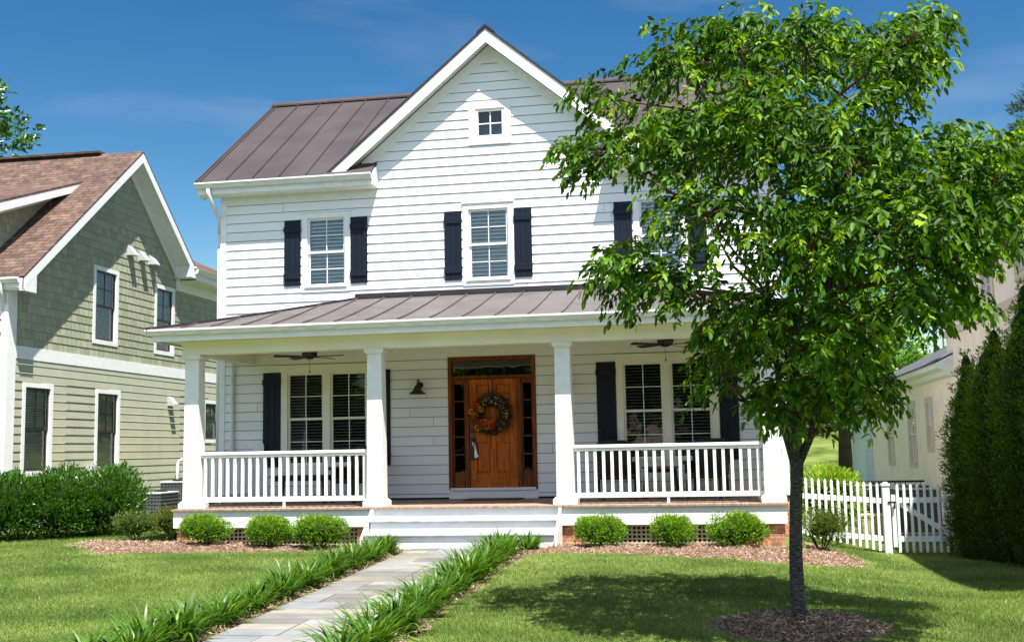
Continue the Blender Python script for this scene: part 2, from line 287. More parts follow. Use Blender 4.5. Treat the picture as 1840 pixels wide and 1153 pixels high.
# walkway
wk=MB(); n=40
for i in range(n):
    y0=-3.3-i*.3; y1=y0-.3
    wk.add([(xl(y0),y0,float(hgt(5,y0))+.012),(xl(y0)+WALKW,y0,float(hgt(5,y0))+.012),(xl(y1)+WALKW,y1,float(hgt(5,y1))+.012),(xl(y1),y1,float(hgt(5,y1))+.012)],[(0,1,2,3)])
tag(wk.build('walkway',M['grout']),kind='structure')
def stonemat():
    m=mat('flagstone_tiles',(.3,.3,.3),.7,.35,bump=.3,bscale=12); t=m.node_tree; b=t.nodes['Principled BSDF']
    a=t.nodes.new('ShaderNodeAttribute'); a.attribute_name='var'; r=t.nodes.new('ShaderNodeValToRGB'); r.color_ramp.interpolation='CONSTANT'
    cs=[(.19,.185,.18),(.235,.225,.215),(.16,.15,.135),(.26,.24,.205),(.20,.205,.215),(.205,.185,.155),(.28,.20,.12)]
    e=r.color_ramp.elements; e[0].color=(*cs[0],1); e[1].color=(*cs[1],1); e[1].position=.18
    for k,c in enumerate(cs[2:]): x=e.new([.36,.52,.68,.84,.95][k]); x.color=(*c,1)
    n=t.nodes.new('ShaderNodeTexNoise'); n.inputs['Scale'].default_value=3; n.inputs['Detail'].default_value=7
    tc=t.nodes.new('ShaderNodeTexCoord'); t.links.new(tc.outputs['Object'],n.inputs['Vector'])
    mr=t.nodes.new('ShaderNodeMapRange'); mr.inputs[1].default_value=.3; mr.inputs[2].default_value=.7; mr.inputs[3].default_value=.78; mr.inputs[4].default_value=1.12
    g=t.nodes.new('ShaderNodeMix'); g.data_type='RGBA'; g.blend_type='MULTIPLY'; g.inputs[0].default_value=1
    t.links.new(n.outputs[0],mr.inputs[0]); t.links.new(a.outputs['Fac'],r.inputs[0]); t.links.new(r.outputs[0],g.inputs[6]); t.links.new(mr.outputs[0],g.inputs[7]); t.links.new(g.outputs[2],b.inputs['Base Color'])
    return m
M['stone']=stonemat()
fl=MB(); y=-3.3; rr=random.Random(3)
while y>-15:
    d=rr.choice([.3,.45,.6,.3,.45]); cuts=[0]; 
    k=rr.choice([[.45],[.3,.75],[.6],[.5,.8],[.35],[.25,.6]]); cuts+=k+[1]
    for a,b in zip(cuts[:-1],cuts[1:]):
        g=.006; sub=[(y,y-d)] if d<.5 or rr.random()<.4 else [(y,y-d*.5),(y-d*.5,y-d)]
        for (ya,yb) in sub:
            j=lambda: rr.uniform(-.003,.003)
            zt=rr.uniform(.018,.024); v=rr.random()
            q=[(xl(ya)+WALKW*a+g+j(),ya-g+j()),(xl(ya)+WALKW*b-g+j(),ya-g+j()),(xl(yb)+WALKW*b-g+j(),yb+g+j()),(xl(yb)+WALKW*a+g+j(),yb+g+j())]
            p=[(x_,y_,float(hgt(5,y_))+zt) for x_,y_ in q]+[(x_,y_,float(hgt(5,y_))-.01) for x_,y_ in q]
            fl.add(p,[(0,3,2,1),(0,1,5,4),(1,2,6,5),(2,3,7,6),(3,0,4,7)],v)
    y-=d
tag(fl.build('walkway_flagstones',M['stone']),kind='structure')
# planting beds: polygons (x,y)
BEDL=[(.05,-4.6),(.5,-4.3),(1.2,-4.15),(2.3,-3.85),(3.3,-3.6),(4.2,-3.75),(4.75,-3.9),(4.75,-3.2),(3.8,-2.55),(.3,-2.4),(-1.6,-1.9),(-1.5,-2.9)]
BEDR=[(6.6,-4.45),(7.1,-4.0),(7.9,-4.1),(9.1,-4.65),(10.2,-4.95),(10.95,-4.35),(11.65,-3.35),(11.75,-2.2),(11.55,-1.2),(11.2,-.4),(10.75,-.1),(10.6,-2.5),(6.9,-2.5),(6.1,-3.3),(6.1,-4.2)]
STL=[(xl(-3.4)+.02,-3.4),(xl(-3.4)-.50,-3.4)]+[(xl(y)-.52+.03*math.sin(y*3),y) for y in np.arange(-4,-14.5,-.5)]+[(xl(-14)+.02,-14)]
STR=[(xl(-3.3)+WALKW-.02,-3.3),(6.95,-3.6)]+[(xl(y)+WALKW+.60+.04*math.sin(y*2.3)+.12*math.exp((y+4)*1.0),y) for y in np.arange(-4.1,-14.5,-.5)]+[(xl(-14)+WALKW-.02,-14)]
TREE=(10.1,-9.92); MND=[(TREE[0]+ (.86+.05*math.sin(3*a))*math.cos(a),TREE[1]+(.86+.05*math.cos(2*a))*math.sin(a)) for a in np.linspace(0,2*math.pi,40)[:-1]]
def inside(poly,x,y):
    c=np.zeros(np.shape(x),bool); n=len(poly)
    for i in range(n):
        x1,y1=poly[i]; x2,y2=poly[(i+1)%n]
        if y1==y2: continue
        c^=((y1>y)!=(y2>y))&(x<(x2-x1)*(y-y1)/(y2-y1)+x1)
    return c
def edged(poly,x,y): # distance to polygon edge
    d=np.full(np.shape(x),9.)
    for i in range(len(poly)):
        a=np.array(poly[i]); b=np.array(poly[(i+1)%len(poly)]); ab=b-a; L=ab@ab+1e-9
        t=np.clip(((x-a[0])*ab[0]+(y-a[1])*ab[1])/L,0,1); d=np.minimum(d,np.hypot(x-a[0]-t*ab[0],y-a[1]-t*ab[1]))
    return d
def bed(name,poly,ht,slope,nchip,top=.02):
    xs=[p[0] for p in poly]; ys=[p[1] for p in poly]; st=.06 if len(poly)<30 or name=='x' else .06
    gx=np.arange(min(xs)-st,max(xs)+st,st); gy=np.arange(min(ys)-st,max(ys)+st,st); X,Y=np.meshgrid(gx,gy); ins=inside(poly,X,Y); D=edged(poly,X,Y); sd=np.where(ins,D,-D)
    def mz(X,Y,sd): return hgt(X,Y)-.05+(.05+ht)*(1-np.exp(-np.maximum(sd+.02,0)/slope))+ .012*np.sin(X*9.1)*np.cos(Y*7.7+X)+.008*np.sin(X*23+Y*17)
    Z=mz(X,Y,sd)
    V=np.stack([X,Y,Z],-1).reshape(-1,3); n=len(gx); i=np.arange(len(gy)-1)[:,None]*n+np.arange(n-1)[None]; F=np.stack([i,i+1,i+n+1,i+n],-1).reshape(-1,4)
    keep=((sd.ravel()[F])>-.05).any(1); F=F[keep]; us,inv=np.unique(F,return_inverse=True); F=inv.reshape(F.shape)
    tag(npmesh(name,V[us],F,M['mulch'],smooth=True),kind='structure')
    A=(max(xs)-min(xs))*(max(ys)-min(ys)); m=int(nchip*A); x=RNG.uniform(min(xs),max(xs),m); y=RNG.uniform(min(ys),max(ys),m); k=inside(poly,x,y); x=x[k]; y=y[k]; e=edged(poly,x,y)
    x=x+RNG.normal(0,.012,len(x)); y=y+RNG.normal(0,.012,len(y)); P=np.stack([x,y,mz(x,y,e)+RNG.uniform(.001,.014,len(x))],1); D_=RNG.normal(size=(len(x),3)); D_[:,2]*=.35; 
    L=RNG.uniform(.02,.085,len(x)); V,F=leaves(P,D_,L,RNG.uniform(.005,.013,len(x)),fold=.0,wide=.4,N=np.tile([0,0,1.],(len(x),1))+RNG.normal(0,.45,(len(x),3)))
    return V,F,RNG.random(len(x))
CH=[bed('mulch_bed',BEDL,.06,.35,1500),bed('mulch_bed',BEDR,.05,.35,1500),bed('mulch_strip',STL,.02,.12,2600),bed('mulch_strip',STR,.02,.12,2600),bed('mulch_mound',MND,.13,.45,4200)]
VV=[];FF=[];vv=[];n0=0
for V,F,a in CH: VV.append(V);FF.append(F+n0);n0+=len(V);vv.append(np.repeat(a,2))
tag(npmesh('mulch_chips',np.concatenate(VV),np.concatenate(FF),M['chip'],var=np.concatenate(vv)),'loose reddish brown bark chips covering the planting beds','mulch',kind='stuff')
def clearbed(x,y,pad=0): # true where lawn grows
    k=~(inside(BEDL,x,y)|inside(BEDR,x,y)|inside(STL,x,y)|inside(STR,x,y)|inside(MND,x,y))
    k&=~((x>xl(y)-.05)&(x<xl(y)+WALKW+.05)&(y<-3.2))
    k&=~((x>-.1)&(x<10.8)&(y>-2.6)&(y<10)); k&=~((x<-4.5)&(y>.1)); k&=~(x>14.5)
    return k
def lawn():
    Ps=[];Ls=[]
    for (y0,y1,den) in ((-12.6,-10,3300),(-10,-8,2900),(-8,-6,2200),(-6,-3,1500),(-3,1,900),(1,9,400)):
        x0,x1=-12,18; m=int((x1-x0)*(y1-y0)*den); x=RNG.uniform(x0,x1,m); y=RNG.uniform(y0,y1,m)
        # keep what stands within the view and a margin on both sides
        dx=x-CX; dy=y-CY; dep=-math.sin(YAW)*dx+math.cos(YAW)*dy; lat=math.cos(YAW)*dx+math.sin(YAW)*dy
        k=(abs(lat)<dep*.455+3.4)&clearbed(x,y); x=x[k]; y=y[k]; Ps.append(np.stack([x,y,hgt(x,y)-.004],1)); Ls.append(np.full(len(x),1+.25*(y0>-6)+.4*(y0>-3)))
    P=np.concatenate(Ps); sc=np.concatenate(Ls); n=len(P); x,y=P[:,0],P[:,1]
    patch=.5+.5*np.sin(x*1.3+np.sin(y*.9)*2)*np.cos(y*1.7+np.sin(x*.7)*1.5); p2=.5+.5*np.sin(x*4.3+np.sin(y*5)*1.2)*np.cos(y*4.9+np.sin(x*3.3))
    hh=(.022+.016*RNG.random(n)+.010*p2)*sc; ang=RNG.uniform(0,2*math.pi,n); lean=RNG.uniform(.1,1.0,n)
    lx=np.cos(ang)*lean+.10*np.sin(y*2+x); ly=np.sin(ang)*lean-.05; w=RNG.uniform(.0016,.0030,n)*sc*1.25; a2=RNG.uniform(0,math.pi,n)
    b0=P+np.stack([np.cos(a2)*w,np.sin(a2)*w,0*w],1); b1=P-np.stack([np.cos(a2)*w,np.sin(a2)*w,0*w],1); tip=P+np.stack([lx*hh,ly*hh,hh],1)
    V=np.stack([b0,b1,tip],1).reshape(-1,3); F=np.arange(3*n).reshape(-1,3)
    p3=.5+.5*np.sin(x*.55+2*np.sin(y*.42))*np.sin(y*.8+x*.2); var=np.clip(-.04+.34*patch+.30*p2+.25*p3+RNG.normal(0,.17,n),0,.85); dry=RNG.random(n)<(.03+.09*(p2>.75)*(patch>.5)); var[dry]=RNG.uniform(.85,1,dry.sum())
    tag(npmesh('lawn_grass',V,F,M['grass'],var=var),'short green lawn grass around the walk and beds','grass',kind='stuff')
lawn()
# ------------------------------------------------------------ white house
HO=(5.35,0,0)
house=thing('white_house','white clapboard farmhouse with dark metal roof, gable and full front porch','house',HO)
FY=lambda u,o,z:(u,-o,z)          # walls that face the street
def lapwall(mb,m,z0,z1,lim,opens,E=.178,t=.019,zoff=None,shing=False,rng=random.Random(5)):
    zoff=z0 if zoff is None else zoff; k=math.floor((z0-zoff)/E)
    while zoff+k*E<z1-1e-6:
        ra,rb=zoff+k*E,zoff+(k+1)*E; k+=1; za,zb=max(ra,z0),min(rb,z1)
        if zb-za<.003: continue
        zb=zb-(.0085 if not shing and zb>=rb-1e-6 else 0); br=sorted({za,zb}|{z for o in opens for z in (o[2],o[3]) if za<z<zb})
        for a,b in zip(br[:-1],br[1:]):
            la,ua=lim(a); lb,ub=lim(b)
            if ua<=la and ub<=lb: continue
            if ub<lb: lb=ub=(lb+ub)/2
            if ua<la: la=ua=(la+ua)/2
            blk=sorted([(o[0],o[1]) for o in opens if o[2]<(a+b)/2<o[3]])
            segs=[]; cur=None
            s0=('L',); xs=[None]
            cur='lo'
            for (p,q) in blk:
                segs.append((cur,p)); cur=q
            segs.append((cur,'hi'))
            oa=t-(t-.002)*(a-ra)/E; ob=t-(t-.002)*(b-ra)/E
            for (p,q) in segs:
                pa,pb=(la,lb) if p=='lo' else (p,p); qa,qb=(ua,ub) if q=='hi' else (q,q)
                if p!='lo' and (p>=max(ua,ub)): continue
                if q!='hi' and (q<=min(la,lb)): continue
                if p!='lo': pa,pb=max(p,la),max(p,lb)
                if q!='hi': qa,qb=min(q,ua),min(q,ub)
                if qa-pa<.002 and qb-pb<.002: continue
                if shing:
                    w=.17; i0=math.floor(pa/w)-1; cuts=[]; u=i0*w+(k%3)*.06
                    while u<max(qa,qb)+w:
                        wn=rng.choice([.14,.17,.20,.24]); c0,c1=u+.006,u+wn-.006; u+=wn
                        A0,A1=max(c0,pa),min(c1,qa); B0,B1=max(c0,pb),min(c1,qb)
                        if A1-A0<=0 and B1-B0<=0: continue
                        if A1<A0: A0=A1=min(max(A0,pa),qa)
                        if B1<B0: B0=B1=min(max(B0,pb),qb)
                        mb.add([m(A0,oa,a),m(A1,oa,a),m(B1,ob,b),m(B0,ob,b),m(A0,0,a),m(A1,0,a)],[(0,1,2,3),(4,5,1,0)] if abs(a-ra)<1e-6 else [(0,1,2,3)],rng.random())
                    mb.add([m(pa,-.012,a),m(qa,-.012,a),m(qb,-.012,b),m(pb,-.012,b)],[(0,1,2,3)],-1.5)
                else:
                    vb=rng.random(); js=[pa]; jj=pa+rng.uniform(.3,3.6)
                    while jj<min(qa,qb)-.3 and abs(pa-pb)<.001 and abs(qa-qb)<.001 and abs(a-ra)<1e-6: js+=[jj-.0025,jj+.0025]; jj+=3.66
                    js.append(qa)
                    if len(js)>2:
                        for u0_,u1_ in zip(js[::2],js[1::2]): mb.add([m(u0_,oa,a),m(u1_,oa,a),m(u1_,ob,b),m(u0_,ob,b),m(u0_,-.002,a),m(u1_,-.002,a)],[(0,1,2,3),(4,5,1,0)],rng.random())
                        continue
                    mb.add([m(pa,oa,a),m(qa,oa,a),m(qb,ob,b),m(pb,ob,b),m(pa,-.002,a),m(qa,-.002,a)],[(0,1,2,3),(4,5,1,0)] if abs(a-ra)<1e-6 else [(0,1,2,3)],vb)
def louvres(mb,m,u0,u1,z0,z1,o,sp,wd,tilt):
    z=z0+sp*.5; c,s_=math.cos(tilt)*wd/2,math.sin(tilt)*wd/2
    while z<z1:
        mb.add([m(u0,o+c,z-s_),m(u1,o+c,z-s_),m(u1,o-c,z+s_),m(u0,o-c,z+s_),m(u0,o+c,z-s_-.003),m(u1,o+c,z-s_-.003)],[(0,1,2,3),(4,5,1,0)]); z+=sp
def window(par,m,u0,u1,z0,z1,units=1,cas=.10,mull=.10,cols=2,rt=2,rb=2,cm=None,sm=None,gm=None,blind='wide',head=.03,sill=True,depth=.45,proj=.025):
    cm=cm or M['trim']; sm=sm or M['trim']; gm=gm or M['glass']
    w=MB(); w.box(u0,u0+cas,.0,proj,z0,z1,m); w.box(u1-cas,u1,0,proj,z0,z1,m); w.box(u0+cas,u1-cas,0,proj,z1-cas,z1,m); w.box(u0+cas,u1-cas,0,proj,z0,z0+cas,m)
    if head: w.box(u0-.012,u1+.012,0,proj+.02,z1,z1+head,m)
    if sill: w.box(u0+cas*.6,u1-cas*.6,proj,proj+.022,z0+cas-.022,z0+cas+.008,m)
    a,b,c,d=u0+cas,u1-cas,z0+cas,z1-cas
    # reveal
    w.box(a-.02,a,-.09,0,c,d,m); w.box(b,b+.02,-.09,0,c,d,m); w.box(a,b,-.09,0,d,d+.02,m); w.box(a,b,-.09,0,c-.02,c,m)
    if units==2: mc=(a+b)/2; w.box(mc-mull/2,mc+mull/2,-.09,proj-.006,c,d,m)
    wo=w.build('window',cm,par)
    bx=MB(); bx.box(a-.25,b+.25,-depth-.09,-.092,c-.2,d+.2,m); bx.f=[f for i,f in enumerate(bx.f)]; 
    # five-sided dark room behind the glass
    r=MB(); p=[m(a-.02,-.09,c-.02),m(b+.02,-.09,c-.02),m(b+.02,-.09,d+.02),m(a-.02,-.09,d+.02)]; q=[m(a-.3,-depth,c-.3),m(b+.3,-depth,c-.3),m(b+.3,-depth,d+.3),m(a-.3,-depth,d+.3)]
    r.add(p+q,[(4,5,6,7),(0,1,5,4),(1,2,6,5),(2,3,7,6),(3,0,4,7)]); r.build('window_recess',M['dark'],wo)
    spans=[(a,b)] if units==1 else [(a,(a+b)/2-mull/2),((a+b)/2+mull/2,b)]
    fr=.042; mt=.015
    for (p,q) in spans:
        zm=(c+d)/2
        for (s0,s1,off,rows,nm) in ((zm-.02,d,-.02,rt,'upper'),(c,zm+.02,-.048,rb,'lower')):
            s=MB(); o0,o1=off-.028,off
            s.box(p,p+fr,o0,o1,s0,s1,m); s.box(q-fr,q,o0,o1,s0,s1,m); s.box(p+fr,q-fr,o0,o1,s1-fr,s1,m); s.box(p+fr,q-fr,o0,o1,s0,s0+fr*(1.3 if nm=='lower' else 1),m)
            nc=cols if rows>0 else 1
            for i in range(1,nc): uu=p+fr+(q-p-2*fr)*i/nc; s.box(uu-mt/2,uu+mt/2,o0+.004,o1-.003,s0+fr,s1-fr,m)
            for i in range(1,max(rows,1)): zz=s0+fr+(s1-s0-2*fr)*i/rows; s.box(p+fr,q-fr,o0+.006,o1-.005,zz-mt/2,zz+mt/2,m)
            so_=s.build('sash',sm,wo)
            g=MB(); g.add([m(p+fr*.5,off-.016,s0+fr*.5),m(q-fr*.5,off-.016,s0+fr*.5),m(q-fr*.5,off-.016,s1-fr*.5),m(p+fr*.5,off-.016,s1-fr*.5)],[(0,1,2,3)]); g.build('window_pane',gm,wo)
        if blind:
            bl=MB()
            if blind=='wide':
                louvres(bl,m,p+.03,q-.03,c+.02,zm-.02,-.092,.072,.084,R(50)); louvres(bl,m,p+.03,q-.03,zm+.03,d-.02,-.092,.072,.084,R(50))
                for (u) in (p,q-.03): bl.box(u,u+.03,-.15,-.12,c,d,m)
                bl.box(p+.03,q-.03,-.15,-.12,zm-.02,zm+.03,m); bl.build('shutter_louvres',M['slat'],wo)
            elif blind=='flat': louvres(bl,m,p+.01,q-.01,c+.01,d-.02,-.105,.058,.05,R(14)); bl.build('venetian_blind',M['slatd'],wo)
            else: louvres(bl,m,p+.01,q-.01,c+.01,d-.02,-.11,.05,.05,R(52)); bl.build('venetian_blind',M['slatd'],wo)
    return wo
def openwall(mb,m,u0,u1,z0,z1,holes):
    us=sorted({u0,u1}|{h for o in holes for h in o[:2]}); zs=sorted({z0,z1}|{h for o in holes for h in o[2:]})
    for a,b in zip(us[:-1],us[1:]):
        for c,d in zip(zs[:-1],zs[1:]):
            if not any(o[0]<=a+1e-6 and o[1]>=b-1e-6 and o[2]<=c+1e-6 and o[3]>=d-1e-6 for o in holes): mb.add([m(a,0,c),m(b,0,c),m(b,0,d),m(a,0,d)],[(0,1,2,3)])
UPW=[(1.68,2.66,4.63,6.19),(4.88,5.86,4.62,6.19),(8.10,9.08,4.62,6.19)]; PW=[(1.27,3.09,1.20,3.20),(7.70,9.52,1.20,3.20)]; GW=(5.03,5.85,7.32,8.15); DR=(4.553,6.215,.82,3.284)
sh=lambda r,c:(r[0]+c,r[1]-c,r[2]+c,r[3]-c)
OP=[sh(r,.09) for r in UPW+PW+[GW]]+[sh(DR,.02)]
AX,AZ,GS=5.44,9.27,.84; RZ=lambda x: AZ-GS*abs(x-AX)
def lim(z):
    if z<=6.70: return (.10,10.60)
    dx=(AZ-z)/GS-.02; return (max(AX-dx,3.16),min(AX+dx,7.72))
fw=MB(); lapwall(fw,FY,3.60,9.3,lim,OP,zoff=5.003+1.413-.178*25); lapwall(fw,FY,.69,3.60,lambda z:(.10,10.60),OP,zoff=1.662+1.413-.178*20)
sx=lambda u,o,z:(-o,u,z); sxr=lambda u,o,z:(10.7+o,u,z)
for mm in (sx,sxr): lapwall(fw,mm,.3,6.7,lambda z:(.1,7.4),[])
for zz in range(3): pass
fw.box(0,10.7,7.5,7.6,-.2,6.7); 
# gable ends under the main roof
for mm in (sx,sxr): lapwall(fw,mm,6.7,9.3,lambda z:(.1+(z-6.7)/.69*1.0,7.4-(z-6.7)/.69*1.0),[])
fw.build('clapboard_wall',M['white'],house)
sb=MB(); openwall(sb,lambda u,o,z:(u,.03,z),.05,10.65,.66,6.7,[o for o in OP if o[3]<6.7]); sb.build('sheathing',M['dark'],house)
fb=MB(); fb.box(.02,10.68,.03,7.5,-.2,.64); fb.build('foundation',M['brick'],house)
for x in (0,10.58): tr=MB(); tr.box(x,x+.12,-.024,.12,.66,6.69); tr.build('corner_board',M['trim'],house)
for q in ((.12,3.16),(7.72,10.58)): tr=MB(); tr.box(*q,-.02,0,6.45,6.69); tr.build('frieze_board',M['trim'],house)
tr=MB()
for s in (-1,1):
    P0=(AX,AZ); P1=(AX+s*(2.55),AZ-GS*2.55); w=.19
    tr.prism([P0,P1,(P1[0],P1[1]-w/math.cos(math.atan(GS))*.95),(P0[0],P0[1]-w/math.cos(math.atan(GS))*.95)],FY,0,.018)
tr.build('rake_frieze',M['trim'],house); tr=MB(); tr.box(.10,4.55,-.012,0,3.35,3.62); tr.box(6.22,10.6,-.012,0,3.35,3.62); tr.box(4.55,6.22,-.012,0,3.32,3.62); tr.build('porch_frieze',M['trim'],house); tr=MB(); tr.box(4.55,6.22,-.016,0,.66,.82); tr.build('door_kickboard',M['trim'],house)
# main roof
ES,EZ,EY=.685,6.84,-.40; RY=3.62; mz=lambda y: EZ+ES*(y-EY) if y<RY else EZ+ES*(2*RY-y-EY)
X0,X1=-.36,11.06
def slab(mb,p,th=.05): # p: polygon of 3D points; thickness down
    n=len(p); q=[(a,b,c-th) for a,b,c in p]; mb.add(list(p)+q,[tuple(range(n)),tuple(range(2*n-1,n-1,-1))]+[(i,n+i,n+(i+1)%n,(i+1)%n) for i in range(n)])
mr_=MB()
for a,b in ((X0,3.2),(7.68,X1)): slab(mr_,[(a,EY,EZ),(b,EY,EZ),(b,RY,mz(RY)),(a,RY,mz(RY))])
slab(mr_,[(3.2,.3,mz(.3)),(7.68,.3,mz(.3)),(7.68,RY,mz(RY)),(3.2,RY,mz(RY))]); slab(mr_,[(X0,RY,mz(RY)),(X1,RY,mz(RY)),(X1,2*RY-EY,EZ),(X0,2*RY-EY,EZ)])
x=.276-.54
while x<X1:
    xa=abs(x-AX)
    ys=EY
    if xa<3.25: ys=max(EY,(AZ+.28-GS*xa-EZ)/ES+EY) if xa<3.25 else EY
    if ys<RY-.1: mr_.bar((x,ys,mz(ys)+.012),(x,RY,mz(RY)+.012),.016,.034)
    x+=.54
mr_.bar((X0+.012,EY,EZ+.01),(X0+.012,RY,mz(RY)+.01),.03,.04); mr_.bar((X1-.012,EY,EZ+.01),(X1-.012,RY,mz(RY)+.01),.03,.04)
rf=mr_.build('metal_roof',M['roof'],house)
rc=MB(); 
for s in (-1,1): rc.add([(X0-.01,RY,mz(RY)+.07),(X1+.01,RY,mz(RY)+.07),(X1+.01,RY+s*.16,mz(RY)-.04),(X0-.01,RY+s*.16,mz(RY)-.04),(X0-.01,RY+s*.16,mz(RY)-.075),(X1+.01,RY+s*.16,mz(RY)-.075)],[(0,1,2,3),(3,2,5,4)])
rc.build('ridge_cap',M['roof'],rf)
# front gable roof
GY=-.34; gz=lambda x: 9.535-GS*abs(x-AX); gr=MB()
for s in (-1,1):
    xe=AX+s*3.22; slab(gr,[(AX,GY,9.535),(xe,GY,gz(xe)),(xe,-.20,gz(xe)),(xe-s*.02,.3,gz(xe)),(AX,RY,9.535)],.055) if 0 else slab(gr,[(AX,GY,9.535),(xe,GY,gz(xe)),(xe,0.0,gz(xe)),(AX,RY+.4,9.535)],.055)
gr.build('gable_roof',M['roofdark'],house)
gc=MB()
for s in (-1,1): gc.add([(AX,GY-.01,9.575),(AX,RY,9.575),(AX+s*.17,RY,9.43),(AX+s*.17,GY-.01,9.43),(AX,GY-.01,9.53),(AX+s*.17,GY-.01,9.39)],[(0,1,2,3),(0,3,5,4)])
gc.build('gable_ridge_cap',M['roofdark'],house)
# rake fascia + soffit
rk=MB(); 
for s in (-1,1):
    A=(AX,9.485); Bx=AX+s*(2.83+.0); B=(Bx,9.485-GS*2.83); w=.215
    rk.prism([A,(AX+s*3.18,9.485-GS*3.18),(AX+s*(3.18-.30),9.485-GS*3.18-.01),(AX,9.485-.262)],FY,.30,.325)
rk.build('rake_fascia',M['trim'],house)
sf=MB()
for s in (-1,1):
    L_=2.75; sf.add([(AX,-.30,9.30),(AX+s*L_,-.30,9.30-GS*L_),(AX+s*L_,0,9.30-GS*L_),(AX,0,9.30)],[(0,1,2,3)])
sf.build('rake_soffit',M['trim'],house)
# eaves: soffit, fascia box, gutter
for (a,b,nm) in ((X0+.02,3.2,'L'),(7.68,X1-.02,'R')):
    e=MB(); e.box(a,b,-.325,-.30,6.60,6.80); e.box(a,b,-.30,0.,6.66,6.68); e.box(a,b,-.30,-.02,6.585,6.602)
    # boxed end return
    xx=b if nm=='L' else a; e.prism([(-.02,6.60),(.33,6.60),(.33,6.84),(-.02,7.08)],lambda u,o,z:(xx+o,-u,z),-.01 if nm=='L' else -.02,.02 if nm=='L' else .01)
    xx2=a if nm=='L' else b; e.prism([(-.0,6.56),(.30,6.60),(.33,6.82),(0,7.04)],lambda u,o,z:(xx2+o,-u,z),-.01,.01)
    e.build('eave_box',M['trim'],house)
    g=MB(); prof=[(.33,6.705),(.395,6.715),(.415,6.76),(.445,6.79),(.445,6.82),(.425,6.82),(.42,6.80),(.33,6.80)]
    g.prism(prof,lambda u,o,z:(o,-u,z),a-.03,b+.0); g.build('gutter',M['gutter'],house)
dn=MB(); dn.tube([(-.10,-.38,6.70),(-.10,-.37,6.60),(-.06,-.30,6.45),(.0-.03,-.12,6.25),(-.04,.02,6.15),(-.04,.03,5.9)],.042,10); dn.tube([(-.05,.05,5.95),(-.05,.05,.2)],.04,10)
dn.build('downspout',M['gutter'],house,smooth=True)
# windows and shutters
for r_ in UPW: window(house,FY,*r_,cas=.11)
for r_ in PW: window(house,FY,*r_,units=2,cas=.12,mull=.13,gm=M['glassd'],blind='flat',cm=M['cream'],sm=M['cream'])
gwo=MB(); a,b,c,d=GW; cs=.13
for q in ((a,a+cs,c,d),(b-cs,b,c,d),(a+cs,b-cs,d-cs,d),(a+cs,b-cs,c,c+cs)): gwo.box(q[0],q[1],0,.03,q[2],q[3],FY)
ai,bi,ci,di=a+cs,b-cs,c+cs,d-cs
for q in ((ai,ai+.05,ci,di),(bi-.05,bi,ci,di),(ai+.05,bi-.05,di-.05,di),(ai+.05,bi-.05,ci,ci+.05)): gwo.box(q[0],q[1],-.06,.012,q[2],q[3],FY)
g0=gwo.build('window',M['trim'],house); g0['label']='small square attic window high in the gable'
s=MB(); s.box((ai+bi)/2-.011,(ai+bi)/2+.011,-.05,-.02,ci+.05,di-.05,FY); s.box(ai+.05,bi-.05,-.046,-.023,(ci+di)/2-.011,(ci+di)/2+.011,FY); s.build('muntin',M['trim'],g0)
s=MB(); s.add([(ai,.04,ci),(bi,.04,ci),(bi,.04,di),(ai,.04,di)],[(0,1,2,3)]); s.build('window_pane',M['glass'],g0)
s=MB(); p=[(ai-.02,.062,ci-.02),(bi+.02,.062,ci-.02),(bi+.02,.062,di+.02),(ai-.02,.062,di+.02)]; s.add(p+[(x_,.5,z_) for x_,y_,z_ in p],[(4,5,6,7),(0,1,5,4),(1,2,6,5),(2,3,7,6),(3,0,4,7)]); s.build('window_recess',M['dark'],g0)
s=MB(); s.add([(ai,.16,ci),(bi,.16,ci),(bi,.16,(ci+di)/2),(ai,.16,(ci+di)/2)],[(0,1,2,3)]); s.build('half_curtain',mat('blue_curtain',(.10,.16,.24),.9),g0)
def shutter(x0,x1,z0,z1):
    s=MB(); n=3; w=(x1-x0)/n
    for i in range(n): s.box(x0+w*i+.002,x0+w*(i+1)-.002,.014,.036,z0,z1,FY)
    s.box(x0-.006,x1+.006,.0365,.056,z1-.24,z1-.13,FY); s.box(x0-.006,x1+.006,.0365,.056,z0+.13,z0+.24,FY)
    for zz in (z1-.185,z0+.185): s.box(x0-.012,x0+.01,.004,.058,zz-.014,zz+.014,FY)
    s.build('shutter',M['shutter'],house,bevel=.003)
for (a,b,c,d) in UPW: shutter(a-.355,a-.02,4.74+(.03 if a<3 else 0)-.0,6.06); shutter(b+.01,b+.345,4.74+(.03 if a<3 else 0),6.06)
for (a,b,c,d) in PW: shutter(a-.365,a-.01,1.30,3.10); shutter(b+.01,b+.35,1.30,3.10)
